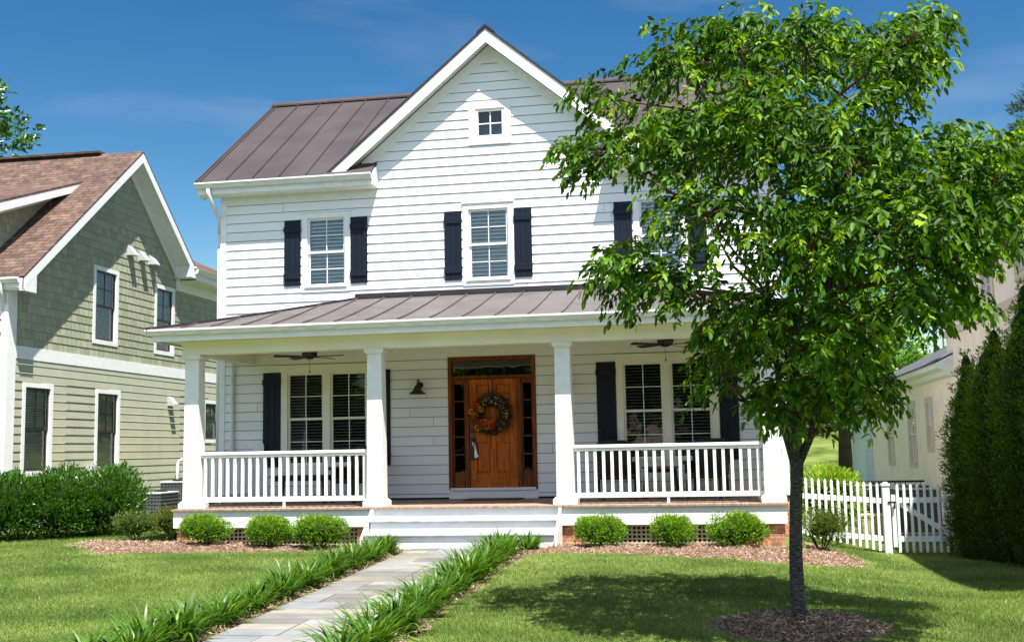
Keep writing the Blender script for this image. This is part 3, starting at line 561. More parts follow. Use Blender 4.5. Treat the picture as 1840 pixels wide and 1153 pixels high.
# ------------------------------------------------------------ front door
a,b,c,d=DR
f=MB(); f.box(a,a+.075,-.02,.03,c,d,FY); f.box(b-.075,b,-.02,.03,c,d,FY); f.box(a+.075,b-.075,-.02,.03,d-.075,d,FY); 
f.box(a+.075,b-.075,-.06,.012,2.88,2.925,FY); f.box(a+.075,b-.075,-.03,.02,2.865,2.88,FY)
for (p,q) in ((4.872,4.945),(5.845,5.93)): f.box(p,q,-.05,.008,c,2.865,FY)
dr=f.build('front_door',M['wooddark'],house,bevel=.004)
f=MB(); f.box(a+.03,b-.03,-.05,.05,c-.005,c+.04,FY); f.build('door_sill',M['trim'],dr)
def panelgrid(mb,x0,x1,z0,z1,holes,o0,o1):
    xs=sorted({x0,x1}|{h[0] for h in holes}|{h[1] for h in holes}); zs=sorted({z0,z1}|{h[2] for h in holes}|{h[3] for h in holes})
    for p,q in zip(xs[:-1],xs[1:]):
        run=None
        for r_,s_ in list(zip(zs[:-1],zs[1:]))+[(None,None)]:
            solid=r_ is not None and not any(h[0]<=p+1e-6 and h[1]>=q-1e-6 and h[2]<=r_+1e-6 and h[3]>=s_-1e-6 for h in holes)
            if solid: run=(run[0],s_) if run else (r_,s_)
            elif run: mb.box(p,q,o0,o1,run[0],run[1],FY); run=None
holes=[(5.075,5.335,2.575,2.765),(5.445,5.705,2.575,2.765),(5.075,5.335,1.87,2.48),(5.445,5.705,1.87,2.48),(5.075,5.335,1.12,1.69),(5.445,5.705,1.12,1.69)]
lf=MB(); panelgrid(lf,4.947,5.843,.865,2.862,holes,-.075,-.035)
for h in holes:
    lf.box(*h[:2],-.072,-.062,*h[2:],FY); i=.035
    x0,x1,z0,z1=h; p=[FY(x0+.008,-.0615,z0+.008),FY(x1-.008,-.0615,z0+.008),FY(x1-.008,-.0615,z1-.008),FY(x0+.008,-.0615,z1-.008),FY(x0+i,-.045,z0+i),FY(x1-i,-.045,z0+i),FY(x1-i,-.045,z1-i),FY(x0+i,-.045,z1-i)]
    lf.add(p,[(4,5,6,7),(0,1,5,4),(1,2,6,5),(2,3,7,6),(3,0,4,7)])
lf.build('door_leaf',M['wood'],dr,bevel=.003)
for (x0,x1) in ((4.628,4.872),(5.93,6.14)):
    hs_=[(x0+.03,x1-.022,1.15+i*.33,1.15+i*.33+.305) for i in range(5)]
    s=MB(); panelgrid(s,x0,x1,.865,2.862,hs_,-.07,-.03); s.build('sidelight',M['wooddark'],dr,bevel=.003)
    g=MB(); g.add([FY(x0,-.055,1.14),FY(x1,-.055,1.14),FY(x1,-.055,2.8),FY(x0,-.055,2.8)],[(0,1,2,3)]); g.build('sidelight_pane',M['glassd'],dr)
g=MB(); g.add([FY(a+.075,-.03,2.925),FY(b-.075,-.03,2.925),FY(b-.075,-.03,d-.075),FY(a+.075,-.03,d-.075)],[(0,1,2,3)]); g.build('transom_pane',glassmat('transom_glass',(.4,.48,.44),.12),dr)
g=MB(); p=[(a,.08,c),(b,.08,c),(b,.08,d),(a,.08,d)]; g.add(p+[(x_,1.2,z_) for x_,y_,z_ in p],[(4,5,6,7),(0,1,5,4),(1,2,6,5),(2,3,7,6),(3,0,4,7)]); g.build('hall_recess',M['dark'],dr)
g=MB(); g.box(4.965,5.03,-.036,-.02,1.86,1.96,FY); g.box(4.965,5.055,-.036,-.018,1.36,1.79,FY); g.tube([FY(5.03,-.02,1.74),FY(5.035,.03,1.70),FY(5.035,.03,1.48),FY(5.03,-.02,1.44)],.012,8); g.build('door_handle',M['black'],dr)
g=MB(); g.add([FY(5.0,.035,1.70),FY(5.045,.04,1.685),FY(5.13,.05,1.43),FY(5.05,.05,1.40),FY(5.03,.03,1.56),FY(5.10,.03,1.48)],[(0,1,5,4),(4,5,2,3)]); 
tag(g.build('paper_tag',M['paper']),'white paper tag dangling from the handle of the wooden door','paper tag')
# ------------------------------------------------------------ porch
DZ=.655; PY=-2.70
d=MB(); x=.40
while x<10.50:
    d.box(x+.002,min(x+.135,10.51),PY-.04,-.015,DZ-.03,DZ+random.uniform(-.001,.001)); x+=.138
d.build('deck',M['deck'],house)
sk=MB(); sk.box(.43,3.93,PY,PY+.03,.345,DZ-.032); sk.box(6.98,10.47,PY,PY+.03,.345,DZ-.032); sk.box(.43,.46,PY+.03,-.02,.345,DZ-.032); sk.box(10.44,10.47,PY+.03,-.02,.345,DZ-.032); sk.box(3.93,6.98,PY+.004,PY+.03,.345,DZ-.032)
sk.build('deck_skirt',M['trim'],house)
for (p,q,e) in ((.47,.95,(.48,.7)),(3.62,3.92,0),(6.99,7.36,0),(9.42,10.43,(10.2,10.42))):
    br=MB(); br.box(p,q,PY+.06,PY+.30,-.2,.343)
    if e: br.box(*e,PY+.3,-.02,-.3,.343)
    br.build('brick_pier',M['brick'],house)
for (p,q) in ((.95,3.62),(7.36,9.42)):
    la=MB(); y0=PY+.10; x=p+.0
    while x<q: la.box(x,min(x+.026,q),y0,y0+.008,-.05,.343); x+=.072
    z=-.02
    while z<.343: la.box(p,q,y0-.0085,y0-.0005,z,min(z+.024,.343)); z+=.066
    la.build('lattice',M['lattice'],house)
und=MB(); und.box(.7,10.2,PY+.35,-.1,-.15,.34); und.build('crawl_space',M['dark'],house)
st=MB(); st.box(3.95,6.96,-3.0+.02,PY-.001,.20,.425); st.box(3.95,6.96,-3.29+.02,-2.981,-.06,.225); st.build('stair_riser',M['trim'],house)
tdm=MB(); tdm.box(3.93,6.965,-3.02,PY-.002,.427,.458); tdm.box(3.93,6.965,-3.31,-2.982,.227,.258); tdm.build('stair_tread',M['tread'],house,bevel=.008)
for x in (3.895,6.97): sg=MB(); sg.prism([(2.70,DZ-.035),(2.78,DZ-.035),(3.36,.20),(3.36,-.08),(2.70,-.08)],lambda u,o,z:(x+o,-u,z),0,.035); sg.build('stair_stringer',M['trim'],house)
# columns
COLX=[.655,3.895,7.045,10.29]; CYc=-2.42
for cx in COLX:
    s=MB(); s.frus(cx,CYc,DZ+.13,3.17,.140,.124); s.build('column',M['trim'],house,org=(cx,CYc,DZ),bevel=.006); co=bpy.context.scene.objects[-1] if 0 else house.children[-1]
    k=MB(); k.frus(cx,CYc,DZ+.001,DZ+.09,.192,.192); k.frus(cx,CYc,DZ+.09,DZ+.13,.188,.146); k.build('column_base',M['trim'],co,bevel=.006)
    k=MB(); k.frus(cx,CYc,3.172,3.20,.128,.165); k.frus(cx,CYc,3.20,3.262,.168,.168); k.build('column_cap',M['trim'],co,bevel=.006)
# beam, ceiling, soffit, fascia
bm=MB(); by=-2.57
bm.box(.50,10.44,by,by+.26,3.264,3.488); bm.box(.50,.74,by+.26,-.02,3.266,3.488); bm.box(10.2,10.44,by+.26,-.02,3.266,3.488); bm.box(.48,10.46,by-.022,by,3.40,3.487); bm.build('porch_beam',M['cream'],house,bevel=.004)
cl=MB(); cl.box(.2,10.6,-2.90,-.02,3.49,3.51); cl.box(.74,10.2,by+.26,-.02,3.53,3.55); cl.build('porch_ceiling',M['cream'],house)
fc=MB(); x0,x1=.10,10.80; yo=-2.92
fc.box(x0,x1,yo,yo+.025,3.47,3.66); fc.box(x0,x0+.025,yo+.025,-.02,3.47,3.66); fc.box(x1-.025,x1,yo+.025,-.02,3.47,3.66); fc.build('porch_fascia',M['trim'],house)
g=MB(); prof=[(0,3.565),(.055,3.572),(.07,3.61),(.095,3.64),(.095,3.672),(.08,3.672),(.075,3.655),(0,3.655)]
g.prism(prof,lambda u,o,z:(o,yo-u,z),x0-.09,x1+.09); g.prism(prof,lambda u,o,z:(x0-u,o,z),yo-.0,-.02); g.prism(prof,lambda u,o,z:(x1+u,o,z),yo,-.02); g.build('porch_gutter',M['gutter'],house)
def pz(t): return 3.672+.79*(t/3.0)**1.10
XL,XR,KK,Y0=.02,10.88,.915,-3.0; NT=8; pr=MB()
ts=[3.0*i/NT for i in range(NT+1)]
for t0,t1 in zip(ts[:-1],ts[1:]):
    z0,z1=pz(t0),pz(t1)
    pr.add([(XL+KK*t0,Y0+t0,z0),(XR-KK*t0,Y0+t0,z0),(XR-KK*t1,Y0+t1,z1),(XL+KK*t1,Y0+t1,z1)],[(0,1,2,3)])
    pr.add([(XL+KK*t0,Y0+t0,z0),(XL+KK*t1,Y0+t1,z1),(XL+KK*t1,0,z1),(XL+KK*t0,0,z0)],[(0,1,2,3)])
    pr.add([(XR-KK*t0,Y0+t0,z0),(XR-KK*t1,Y0+t1,z1),(XR-KK*t1,0,z1),(XR-KK*t0,0,z0)],[(3,2,1,0)])
x=1.206-.54*2
while x<XR:
    te=min(3.0,(x-XL)/KK,(XR-x)/KK); n=7
    for i in range(n):
        a_,b_=te*i/n,te*(i+1)/n; pr.bar((x,Y0+a_,pz(a_)+.012),(x,Y0+b_,pz(b_)+.012),.014,.034)
    x+=.5375
for k in range(1,6):
    yy=-.5*k; te=min(3.0,3+yy)
    for s in (0,1):
        f_=(lambda t:XL+KK*t) if s==0 else (lambda t:XR-KK*t)
        for i in range(5):
            a_,b_=te*i/5,te*(i+1)/5; pr.bar((f_(a_),yy,pz(a_)+.012),(f_(b_),yy,pz(b_)+.012),.014,.034)
pf=pr.build('porch_roof',M['proof'],house)
hp=MB()
for s in (0,1):
    f_=(lambda t:XL+KK*t) if s==0 else (lambda t:XR-KK*t)
    for i in range(NT): a_,b_=ts[i],ts[i+1]; hp.bar((f_(a_),Y0+a_,pz(a_)+.018),(f_(b_),Y0+b_,pz(b_)+.018),.11,.032)
hp.box(2.76,8.14,-.06,-.012,4.47,4.535); hp.box(2.76,8.14,-.035,-.0125,4.535,4.56); hp.build('roof_flashing',M['roofdark'],pf)
# railings
def railing(x0,x1,n,y=-2.42,feet=()):
    r_=MB(); r_.box(x0,x1,y-.045,y+.045,1.545,1.595); r_.box(x0,x1,y-.028,y+.028,1.498,1.545); r_.box(x0,x1,y-.03,y+.03,.755,.835)
    for fx in feet: r_.box(fx-.022,fx+.022,y-.025,y+.025,DZ,.755)
    o=r_.build('railing',M['trim'],house,bevel=.006)
    sp=(x1-x0)/(n); first=None
    for i in range(n):
        bx_=x0+sp*(i+.5)
        if first is None:
            k=MB(); k.box(bx_-.024,bx_+.024,y-.02,y+.02,.835,1.498); first=k.build('baluster',M['trim'],o); continue
        c=first.copy(); COL.objects.link(c); c.parent=o; c.location=(first.location[0]+sp*i,first.location[1],first.location[2])
railing(.80,3.75,22,feet=(.86,2.28)); railing(7.19,10.15,22,feet=(8.67,))
for x in (.655,10.29):  # side railings
    r_=MB(); r_.box(x-.04,x+.04,-2.28,-.02,1.545,1.595); r_.box(x-.028,x+.028,-2.28,-.02,1.498,1.545); r_.box(x-.03,x+.03,-2.28,-.02,.755,.835); o=r_.build('railing',M['trim'],house)
    k=MB(); k.box(x-.02,x+.02,-2.19-.024,-2.19+.024,.835,1.498); f0=k.build('baluster',M['trim'],o)
    for i in range(1,16):
        c=f0.copy(); COL.objects.link(c); c.parent=o; c.location=(f0.location[0],f0.location[1]+.137*i,f0.location[2])
pd_=MB(); pd_.tube([(.30,-.10,3.46),(.30,-.10,3.30),(.29,-.06,3.2),(.29,-.05,.3)],.035,8); pd_.build('porch_downspout',M['gutter'],house); pd_=MB(); pd_.tube([(10.38,-.10,3.46),(10.40,-.06,3.2),(10.40,-.05,.3)],.035,8); pd_.build('porch_downspout',M['gutter'],house)
# ------------------------------------------------------------ things on the porch
def fan(loc,rz,label):
    t=thing('ceiling_fan',label,'ceiling fan',loc,'porch ceiling fans')
    x,y,z=loc; k=MB(); k.lathe([(.0,.055),(.06,.055),(.06,0),(.09,0),(.09,-.04),(.12,-.05),(.135,-.075),(.14,-.19),(.09,-.225),(.06,-.25),(.0,-.25)],(x,y,z)); k.build('motor',M['black'],t,smooth=False)
    for i in range(5):
        a=rz+i*2*math.pi/5; ca,sa=math.cos(a),math.sin(a); k=MB()
        def mm(u,o,w): return (x+ca*u-sa*o,y+sa*u+ca*o,z-.205+w+o*.18)
        k.prism([(.16,-.05),(.60,-.075),(.64,-.05),(.64,.05),(.60,.075),(.16,.05)],lambda u,o,w:mm(u,w,o),-.004,.004); k.box(.08,.19,-.018,.018,-.012,-.004,mm); k.build('fan_blade',M['bronze'],t)
    k=MB(); k.tube([(x,y,z-.25),(x,y,z-.46)],.003,5); k.lathe([(0,0),(.01,0),(.012,-.04),(0,-.045)],(x,y,z-.455),8); k.build('pull_chain',M['black'],t)
fan((2.33,-1.35,3.475),-.06,'black five-blade ceiling fan above the window left of the door'); fan((8.66,-1.35,3.475),-.1,'black five-blade ceiling fan above the porch window behind the tree')
def sconce(x,z,label):
    t=thing('wall_lamp',label,'wall lamp',(x,0,z),'gooseneck barn lamps by the door')
    k=MB(); k.lathe([(0,0),(.06,0),(.06,.018),(.02,.03),(0,.03)],(0,0,0),18,lambda a,b,c:(x+a,-.012-c,z+b-.02)); k.build('backplate',M['black'],t)
    k=MB(); k.tube([(x,-.03,z-.02),(x,-.07,z+.03),(x,-.13,z+.075),(x,-.20,z+.07),(x,-.235,z+.0),(x,-.24,z-.05)],.012,8); k.build('gooseneck_arm',M['black'],t,smooth=True)
    k=MB(); k.lathe([(.025,-.03),(.045,-.05),(.07,-.11),(.10,-.145),(.155,-.185),(.160,-.198),(.150,-.19),(.095,-.14),(.02,-.06)],(x,-.24,z),24); k.build('lamp_shade',M['black'],t,smooth=True)
sconce(4.02,2.80,'black barn lamp on the wall between the left shutter and the wooden door'); sconce(6.78,2.80,'black barn lamp mostly hidden behind the column right of the door')
# wreath
t=thing('wreath','round green door wreath with cream berries and orange and coral flowers','wreath',(5.39,-.0,2.20))
n=3600; th=RNG.uniform(0,2*math.pi,n); ph=RNG.uniform(0,2*math.pi,n); rr_=.078*np.sqrt(RNG.random(n))+.012; rad=.262+rr_*np.cos(ph)*1.5
P=np.stack([5.39+rad*np.cos(th),-.06-.045+rr_*np.sin(ph)*.9,2.20+rad*np.sin(th)],1); D=np.stack([-np.sin(th)+np.cos(th)*.9,-.5+0*th,np.cos(th)+np.sin(th)*.9],1)+RNG.normal(0,.6,(n,3))
leafobj('greenery',P,D,RNG.uniform(.03,.07,n),RNG.uniform(.008,.016,n),leafmat('wreath_leaf',(.003,.014,.006),(.010,.036,.014),.05),t)
def bloom(cx,cz,r_,m,seed):
    rg=np.random.default_rng(seed); n=60; D=rg.normal(size=(n,3)); D[:,1]=-abs(D[:,1])-.2; D=nrm(D); P=np.tile([cx,-.13,cz],(n,1))+D*r_*.15; V,F=leaves(P,D,np.full(n,r_*.9)*rg.uniform(.7,1.1,n),np.full(n,r_*.42),rng=rg)
    npmesh('flower',V,F,m,t,np.repeat(rg.random(n),2))
for i,(dx,dz,r_,m) in enumerate([(-.27,.17,.07,'red'),(-.33,.24,.055,'red'),(-.20,.10,.08,'orange'),(-.37,.05,.07,'orange'),(-.30,-.03,.075,'orange'),(-.26,-.12,.065,'red'),(-.17,-.15,.085,'red'),(-.25,-.23,.08,'orange'),(-.12,-.23,.07,'orange'),(.0,-.21,.095,'red'),(.04,-.16,.075,'red'),(-.09,-.14,.07,'orange')]): bloom(5.39+dx,2.2+dz,r_,M[m],i)
bb=MB()
for i in range(85):
    a=random.choice([random.uniform(-1.2,.8),random.uniform(.9,2.3)]) ; r_=.262+random.uniform(-.06,.06); c_=(5.39+r_*math.cos(a),-.15,2.2+r_*math.sin(a)); q=.0095
    bb.lathe([(0,-q),(q*.8,-q*.6),(q,0),(q*.8,q*.6),(0,q)],c_,6)
bb.build('berry_sprays',M['berry'],t)
rb=MB(); rb.box(5.378,5.402,.031,.034,2.44,2.86,lambda u,o,z:(u,-o+.06,z)); rb.build('hanger',M['black'],t)
dm=MB(); dm.box(4.95,5.98,-.62,-.14,DZ+.002,DZ+.022); tag(dm.build('doormat',M['mat'],org=(5.4,-.4,DZ),bevel=.008),'brown coir doormat on the deck before the wooden door','doormat')
def wchair(loc,rz,label):
    t=thing('wicker_armchair',label,'armchair',loc,'dark wicker porch chairs'); m=lambda u,o,z:(loc[0]+math.cos(rz)*u-math.sin(rz)*o,loc[1]+math.sin(rz)*u+math.cos(rz)*o,loc[2]+z)
    k=MB(); k.box(-.30,.30,-.28,.27,.34,.42,m); k.build('seat',M['wicker'],t,bevel=.02)
    k=MB(); k.prism([(-.29,.42),(.29,.42),(.31,.90),(.22,1.0),(-.22,1.0),(-.31,.90)],lambda u,o,z:m(u,.20+o+(z-.42)*.18,z),0,.07); k.build('backrest',M['wicker'],t,bevel=.02)
    for s in (-1,1):
        k=MB(); k.box(s*.31-.04,s*.31+.04,-.30,.24,.58,.64,m); k.box(s*.31-.02,s*.31+.02,-.26,.22,.42,.58,m); k.build('armrest',M['wicker'],t,bevel=.012)
        for yy in (-.26,.24): k=MB(); k.box(s*.28-.022,s*.28+.022,yy-.022,yy+.022,0,.34,m); k.build('leg',M['wicker'],t)
wchair((7.72,-.75,DZ),.25,'dark wicker armchair behind the right railing, the one nearer the door'); wchair((9.28,-.75,DZ),-.25,'dark wicker armchair behind the right railing, the one farther from the door')
wchair((2.98,-.85,DZ),-.5,'dark armchair behind the left railing, beside the second column')
def table(loc,w,d_,h_,label,top):
    t=thing('porch_table',label,'table',loc); x,y,z=loc
    k=MB(); k.box(x-w/2,x+w/2,y-d_/2,y+d_/2,z+h_-.035,z+h_); k.build('tabletop',top,t,bevel=.006)
    k=MB(); k.box(x-w/2+.05,x+w/2-.05,y-d_/2+.05,y-d_/2+.07,z+h_-.10,z+h_-.036); k.box(x-w/2+.05,x+w/2-.05,y+d_/2-.07,y+d_/2-.05,z+h_-.10,z+h_-.036); k.build('apron',M['wicker'],t)
    for a in (-1,1):
        for b in (-1,1): k=MB(); k.bar((x+a*(w/2-.07),y+b*(d_/2-.07),z+h_-.036),(x+a*(w/2-.02),y+b*(d_/2-.05),z),.045,.045); k.build('leg',M['wicker'],t)
table((8.48,-.70,DZ),.62,.45,.55,'small brown-topped table between the two right porch chairs',M['tabletop']); table((2.0,-.80,DZ),1.05,.6,.50,'long low dark table behind the left railing',M['wicker'])
# white panel with rounded top leaning on the wall
k=MB(); pts=[(.72,DZ+.02),(.95,DZ+.02)]+[(.835+.115*math.cos(a),1.70+.10*math.sin(a)) for a in np.linspace(0,math.pi,9)]; k.prism(pts,FY,.06,.085); tag(k.build('leaning_board',M['trim'],org=(.83,-.07,DZ)),'white round-topped board leaning on the siding at the left porch end','board')
# small blue yard sign
t=thing('yard_sign','small blue yard sign on a stake beside the third left shrub','sign',(3.50,-2.95,.06)); k=MB(); k.lathe([(0,0),(.075,0),(.075,.008),(0,.008)],(0,0,0),8,lambda a,b,c:(3.5+a,-2.95-c,.36+b)); k.build('sign_plate',M['blue'],t); k=MB(); k.lathe([(0,0),(.05,0),(.05,.003),(0,.003)],(0,0,0),8,lambda a,b,c:(3.5+a,-2.9585-c,.36+b*.35)); k.build('sign_face',M['paper'],t); k=MB(); k.tube([(3.5,-2.94,.0),(3.5,-2.94,.36)],.006,6); k.build('stake',M['greyl'],t)
#PART2
# ------------------------------------------------------------ green neighbouring house (left)
nb=thing('green_house','sage green house with brown shingle roof left of the white farmhouse','house',(-4.6,4.6,0))
NX=-4.6; NM=lambda u,o,z:(NX+o,u,z)
rk_=lambda y:(5.22+.80*(y-.0)) if y<4.6 else (8.90-.83*(y-4.6))
def nlim(z):
    if z<=5.3: return (.30,14)
    lo=(z-5.02)/.80; 
    if z<6.42: return (max(.30,lo),14)
    return (lo,4.6+(8.70-z)/.83)
NWIN=[(.58,1.68,1.19,3.13),(3.39,4.49,1.16,3.13),(3.20,4.32,4.17,6.0),(6.13,7.21,4.16,5.97),(9.03,10.1,1.9,3.1)]
nop=[sh(r,.09) for r in NWIN]
w=MB(); lapwall(w,NM,3.86,8.68,nlim,nop,E=.18,t=.014,shing=True); w.build('shingle_wall',M['sage'],nb)
w=MB(); lapwall(w,NM,-.1,3.60,lambda z:(.30,14),nop,E=.18,t=.016); w.build('lap_wall',M['olive'],nb)
w=MB(); w.box(.30,14,0,.022,3.60,3.86,NM); w.build('band_board',M['trim'],nb)
w=MB(); w.box(-4.9,-4.575,.0,.30,-.1,5.2); w.build('corner_board',M['trim'],nb)
FN=lambda u,o,z:(u,.15-o,z)
w=MB(); lapwall(w,FN,4.3,5.2,lambda z:(-13,-4.9),[],E=.18,t=.014,shing=True); lapwall(w,FN,-.1,4.3,lambda z:(-13,-4.9),[],E=.18,t=.014); w.build('front_wall',M['sage'],nb)
for i,r_ in enumerate(NWIN): window(nb,NM,*r_,cas=.10,cols=2,rt=2,rb=0,cm=M['trim'],sm=M['brown'],blind='fine',head=.0,sill=False,depth=.6)
rx=NX+.45; ro=MB()
def nslab(mb,p,th=.05):
    n=len(p); q=[(a,b,c-th) for a,b,c in p]; mb.add(list(p)+q,[tuple(range(n)),tuple(range(2*n-1,n-1,-1))]+[(i,n+i,n+(i+1)%n,(i+1)%n) for i in range(n)])
zf=lambda y:5.30+.80*(y-.0)+.04; 
nslab(ro,[(-14,-.15,zf(-.15)),(rx,-.15,zf(-.15)),(rx,4.6,zf(4.6)),(-14,4.6,zf(4.6))]); ro.build('shingle_roof',M['asphalt'],nb)
ro=MB(); zb_=lambda y:zf(4.6)-.83*(y-4.6); nslab(ro,[(rx,4.6,zf(4.6)),(rx,7.45,zb_(7.45)),(-14,7.45,zb_(7.45)),(-14,4.6,zf(4.6))]); ro.build('rear_roof_slope',M['asphalt'],nb)
ro=MB(); ro.bar((-14,4.6,zf(4.6)+.03),(rx-1.1,4.6,zf(4.6)+.03),.30,.05); ro.build('ridge_vent',M['asphalt'],nb)
for (a,b) in (((-.15,zf(-.15)-.05),(4.6,zf(4.6)-.05)),((4.6,zf(4.6)-.05),(7.45,zb_(7.45)-.05))):
    f=MB(); f.prism([a,b,(b[0],b[1]-.24),(a[0],a[1]-.24)],lambda u,o,z:(rx+o,u,z),-.03,-.003); f.build('rake_fascia',M['trim'],nb)
    f=MB(); f.add([(rx-.03,a[0],a[1]-.19),(rx-.03,b[0],b[1]-.19),(NX,b[0],b[1]-.19),(NX,a[0],a[1]-.19)],[(0,1,2,3)]); f.build('rake_soffit',M['trim'],nb)
    f=MB(); f.prism([(a[0]+.1,a[1]-.19),(b[0],b[1]-.19),(b[0],b[1]-.47),(a[0]+.1,a[1]-.44)],NM,0.015,.035); f.build('rake_frieze',M['trim'],nb)
f=MB(); f.prism([(-.15,zf(-.15)-.02),(-.15,4.92),(.30,4.92),(.30,zf(.30)-.02)],lambda u,o,z:(NX+o,u,z),.36,.445); f.box(-14,NX+.45,-.13,-.10,4.95,5.16); f.box(-14,NX+.4,-.10,.15,4.95,4.97); f.build('eave_return',M['trim'],nb)
g=MB(); prof=[(0,5.07),(.06,5.08),(.08,5.12),(.11,5.15),(.11,5.19),(0,5.19)]; g.prism(prof,lambda u,o,z:(o,-.13-u,z),-14,NX+.35); g.build('front_gutter',M['gutter'],nb)
f=MB(); f.prism([(7.2,6.60),(7.6,6.60),(7.6,6.28),(7.2,6.28)],lambda u,o,z:(NX+o,u,z),.0,.45); f.box(0,.45,7.6,14,0,.01,lambda o,u,z:(NX+o,u,6.24+z)); f.box(.43,.45,7.6,14,.01,.22,lambda o,u,z:(NX+o,u,6.24+z)); f.build('rear_eave_box',M['trim'],nb)
f=MB(); f.box(0,.02,7.3,14,5.95,6.24,lambda o,u,z:(NX+o,u,z)); f.build('rear_frieze',M['trim'],nb)
g=MB(); g.prism([(.45,6.40),(.51,6.41),(.54,6.46),(.56,6.52),(.45,6.52)],lambda u,o,z:(NX+u,o,z),7.5,14); g.build('rear_gutter',M['gutter'],nb)
ro=MB(); nslab(ro,[(NX+.47,7.45,6.55),(NX+.47,14,6.55),(NX-3.5,14,8.3),(NX-3.5,7.45,8.3)]); ro.build('rear_wing_roof',M['asphalt'],nb)
dg=MB(); dg.tube([(-4.66,-.18,5.08),(-4.66,-.18,4.95),(-4.66,-.08,4.80),(-4.70,.02,4.66),(-4.70,.06,4.45)],.05,10); dg.build('downspout',M['gutter'],nb,smooth=True)
po=MB(); nslab(po,[(-14,-1.0,4.03),(-4.72,-1.0,4.03),(-4.72,.10,4.42),(-14,.10,4.42)]); po.build('porch_roof',M['asphalt'],nb)
po=MB(); po.prism([(-1.0,3.98),(.10,4.37),(.10,4.15),(-1.0,3.80)],lambda u,o,z:(-4.74+o,u,z),0,.03); po.box(-14,-4.75,-1.02,-.99,3.80,3.99); po.build('porch_fascia',M['trim'],nb)
# shed dormer on the front slope
DX=-5.0; dl=MB(); A=(3.35,7.98); Bp=(-.0,6.78)
dl2=[(A[0]+.05,A[1]+.03),(Bp[0]-.0,Bp[1])]
nslab(dl,[(DX+.0,-.1,6.78-.0),(DX+.0,3.55,8.10),(-14,3.55,8.10),(-14,-.1,6.78)]); dl.build('dormer_roof',M['asphalt'],nb)
f=MB(); f.prism([(-.1,6.73),(3.5,8.04),(3.12,7.72),(-.1,6.53)],lambda u,o,z:(DX+o,u,z),-.03,-.004); f.build('dormer_fascia',M['trim'],nb)
f=MB(); f.add([(DX-.03,-.1,6.60),(DX-.03,3.0,7.73),(DX-.38,3.0,7.73),(DX-.38,-.1,6.60)],[(0,1,2,3)]); f.prism([(.0,6.62),(3.2,7.80),(3.0,7.56),(.0,6.46)],lambda u,o,z:(DX-.38+o,u,z),0,.03); f.build('dormer_soffit',M['trim'],nb)
w=MB(); lapwall(w,lambda u,o,z:(DX-.40+o,u,z),5.5,7.7,lambda z:(max(.25,(z-6.5)/.364),max(.0,(z-5.30)/.8)),[],E=.18,t=.014,shing=True); w.build('dormer_wall',M['sage'],nb)
w=MB(); w.add([(DX-.40,.25,5.4),(DX-.40,.25,6.6),(-14,.25,6.6),(-14,.25,5.4)],[(0,1,2,3)]); w.build('dormer_front',M['sage'],nb)
for i,(y,z,lb) in enumerate([(4.82,6.60,'leftmost'),(5.40,6.56,'middle'),(5.90,6.54,'rightmost')]):
    v=MB(); v.prism([(0,z+.10),(.03,z+.10),(.20,z-.11),(.20,z-.14),(0,z-.12)],lambda u,o,zz:(NX+u,o,zz),y-.11,y+.11); v.box(0,.03,y-.14,y+.14,z-.14,z+.13,lambda o,u,zz:(NX+o,u,zz)); o=v.build('wall_vent',M['greyl'],nb)
v=MB(); v.prism([(0,3.08),(.05,3.08),(.20,2.90),(.20,2.85),(0,2.86)],lambda u,o,zz:(NX+u,o,zz),6.9,7.12); v.build('wall_vent',M['greyl'],nb)
p=MB(); p.tube([(NX+.12,7.3,.3),(NX+.12,7.3,1.30),(NX+.14,7.34,1.42),(NX+.22,7.38,1.46),(NX+.30,7.4,1.42)],.045,10); p.build('vent_pipe',M['pvc'],nb,smooth=True)
p=MB(); p.box(NX+.0,NX+.16,3.05,3.42,.95,1.35); p.lathe([(0,0),(.08,0),(.08,.1),(0,.1)],(0,0,0),14,lambda a,b,c:(NX+.16+c,3.24+a,1.16+b)); p.build('meter_box',M['greyl'],nb)
# condensers between the houses
def condenser(loc,w,h_,label,name='air_conditioner'):
    t=thing(name,label,'air conditioner',loc); x,y,z=loc
    k=MB(); k.box(x-w/2,x+w/2,y-w/2,y+w/2,z+.05,z+h_-.04); k.build('casing',M['grey'],t)
    k=MB(); 
    for i in range(8): zz=z+.1+i*(h_-.2)/7; k.box(x-w/2-.012,x+w/2+.012,y-w/2-.012,y-w/2-.006,zz,zz+.008); k.box(x+w/2+.006,x+w/2+.012,y-w/2,y+w/2,zz,zz+.008)
    for i in range(12): xx=x-w/2+i*w/11; k.box(xx-.003,xx+.003,y-w/2-.018,y-w/2-.0125,z+.08,z+h_-.05)
    k.build('wire_guard',M['wire'],t)
    k=MB(); k.box(x-w/2-.02,x+w/2+.02,y-w/2-.02,y+w/2+.02,z+h_-.04,z+h_); k.build('lid',M['greyl'],t,bevel=.01)
    k=MB(); k.lathe([(0,0),(w*.4,0),(w*.38,.04),(0,.06)],(x,y,z+h_+.001),20); k.build('fan_grille',M['black'],t)
    k=MB(); k.box(x-w/2-.06,x+w/2+.06,y-w/2-.06,y+w/2+.06,z-.15,z+.05); k.build('pad',M['grout'],t)
condenser((-3.05,3.2,.02),.85,.74,'grey wire-guarded condenser nearer the hedge, the lower of the two by the green house'); condenser((-3.15,5.2,.02),.95,.93,'taller grey wire-guarded condenser behind the lower one by the green house')
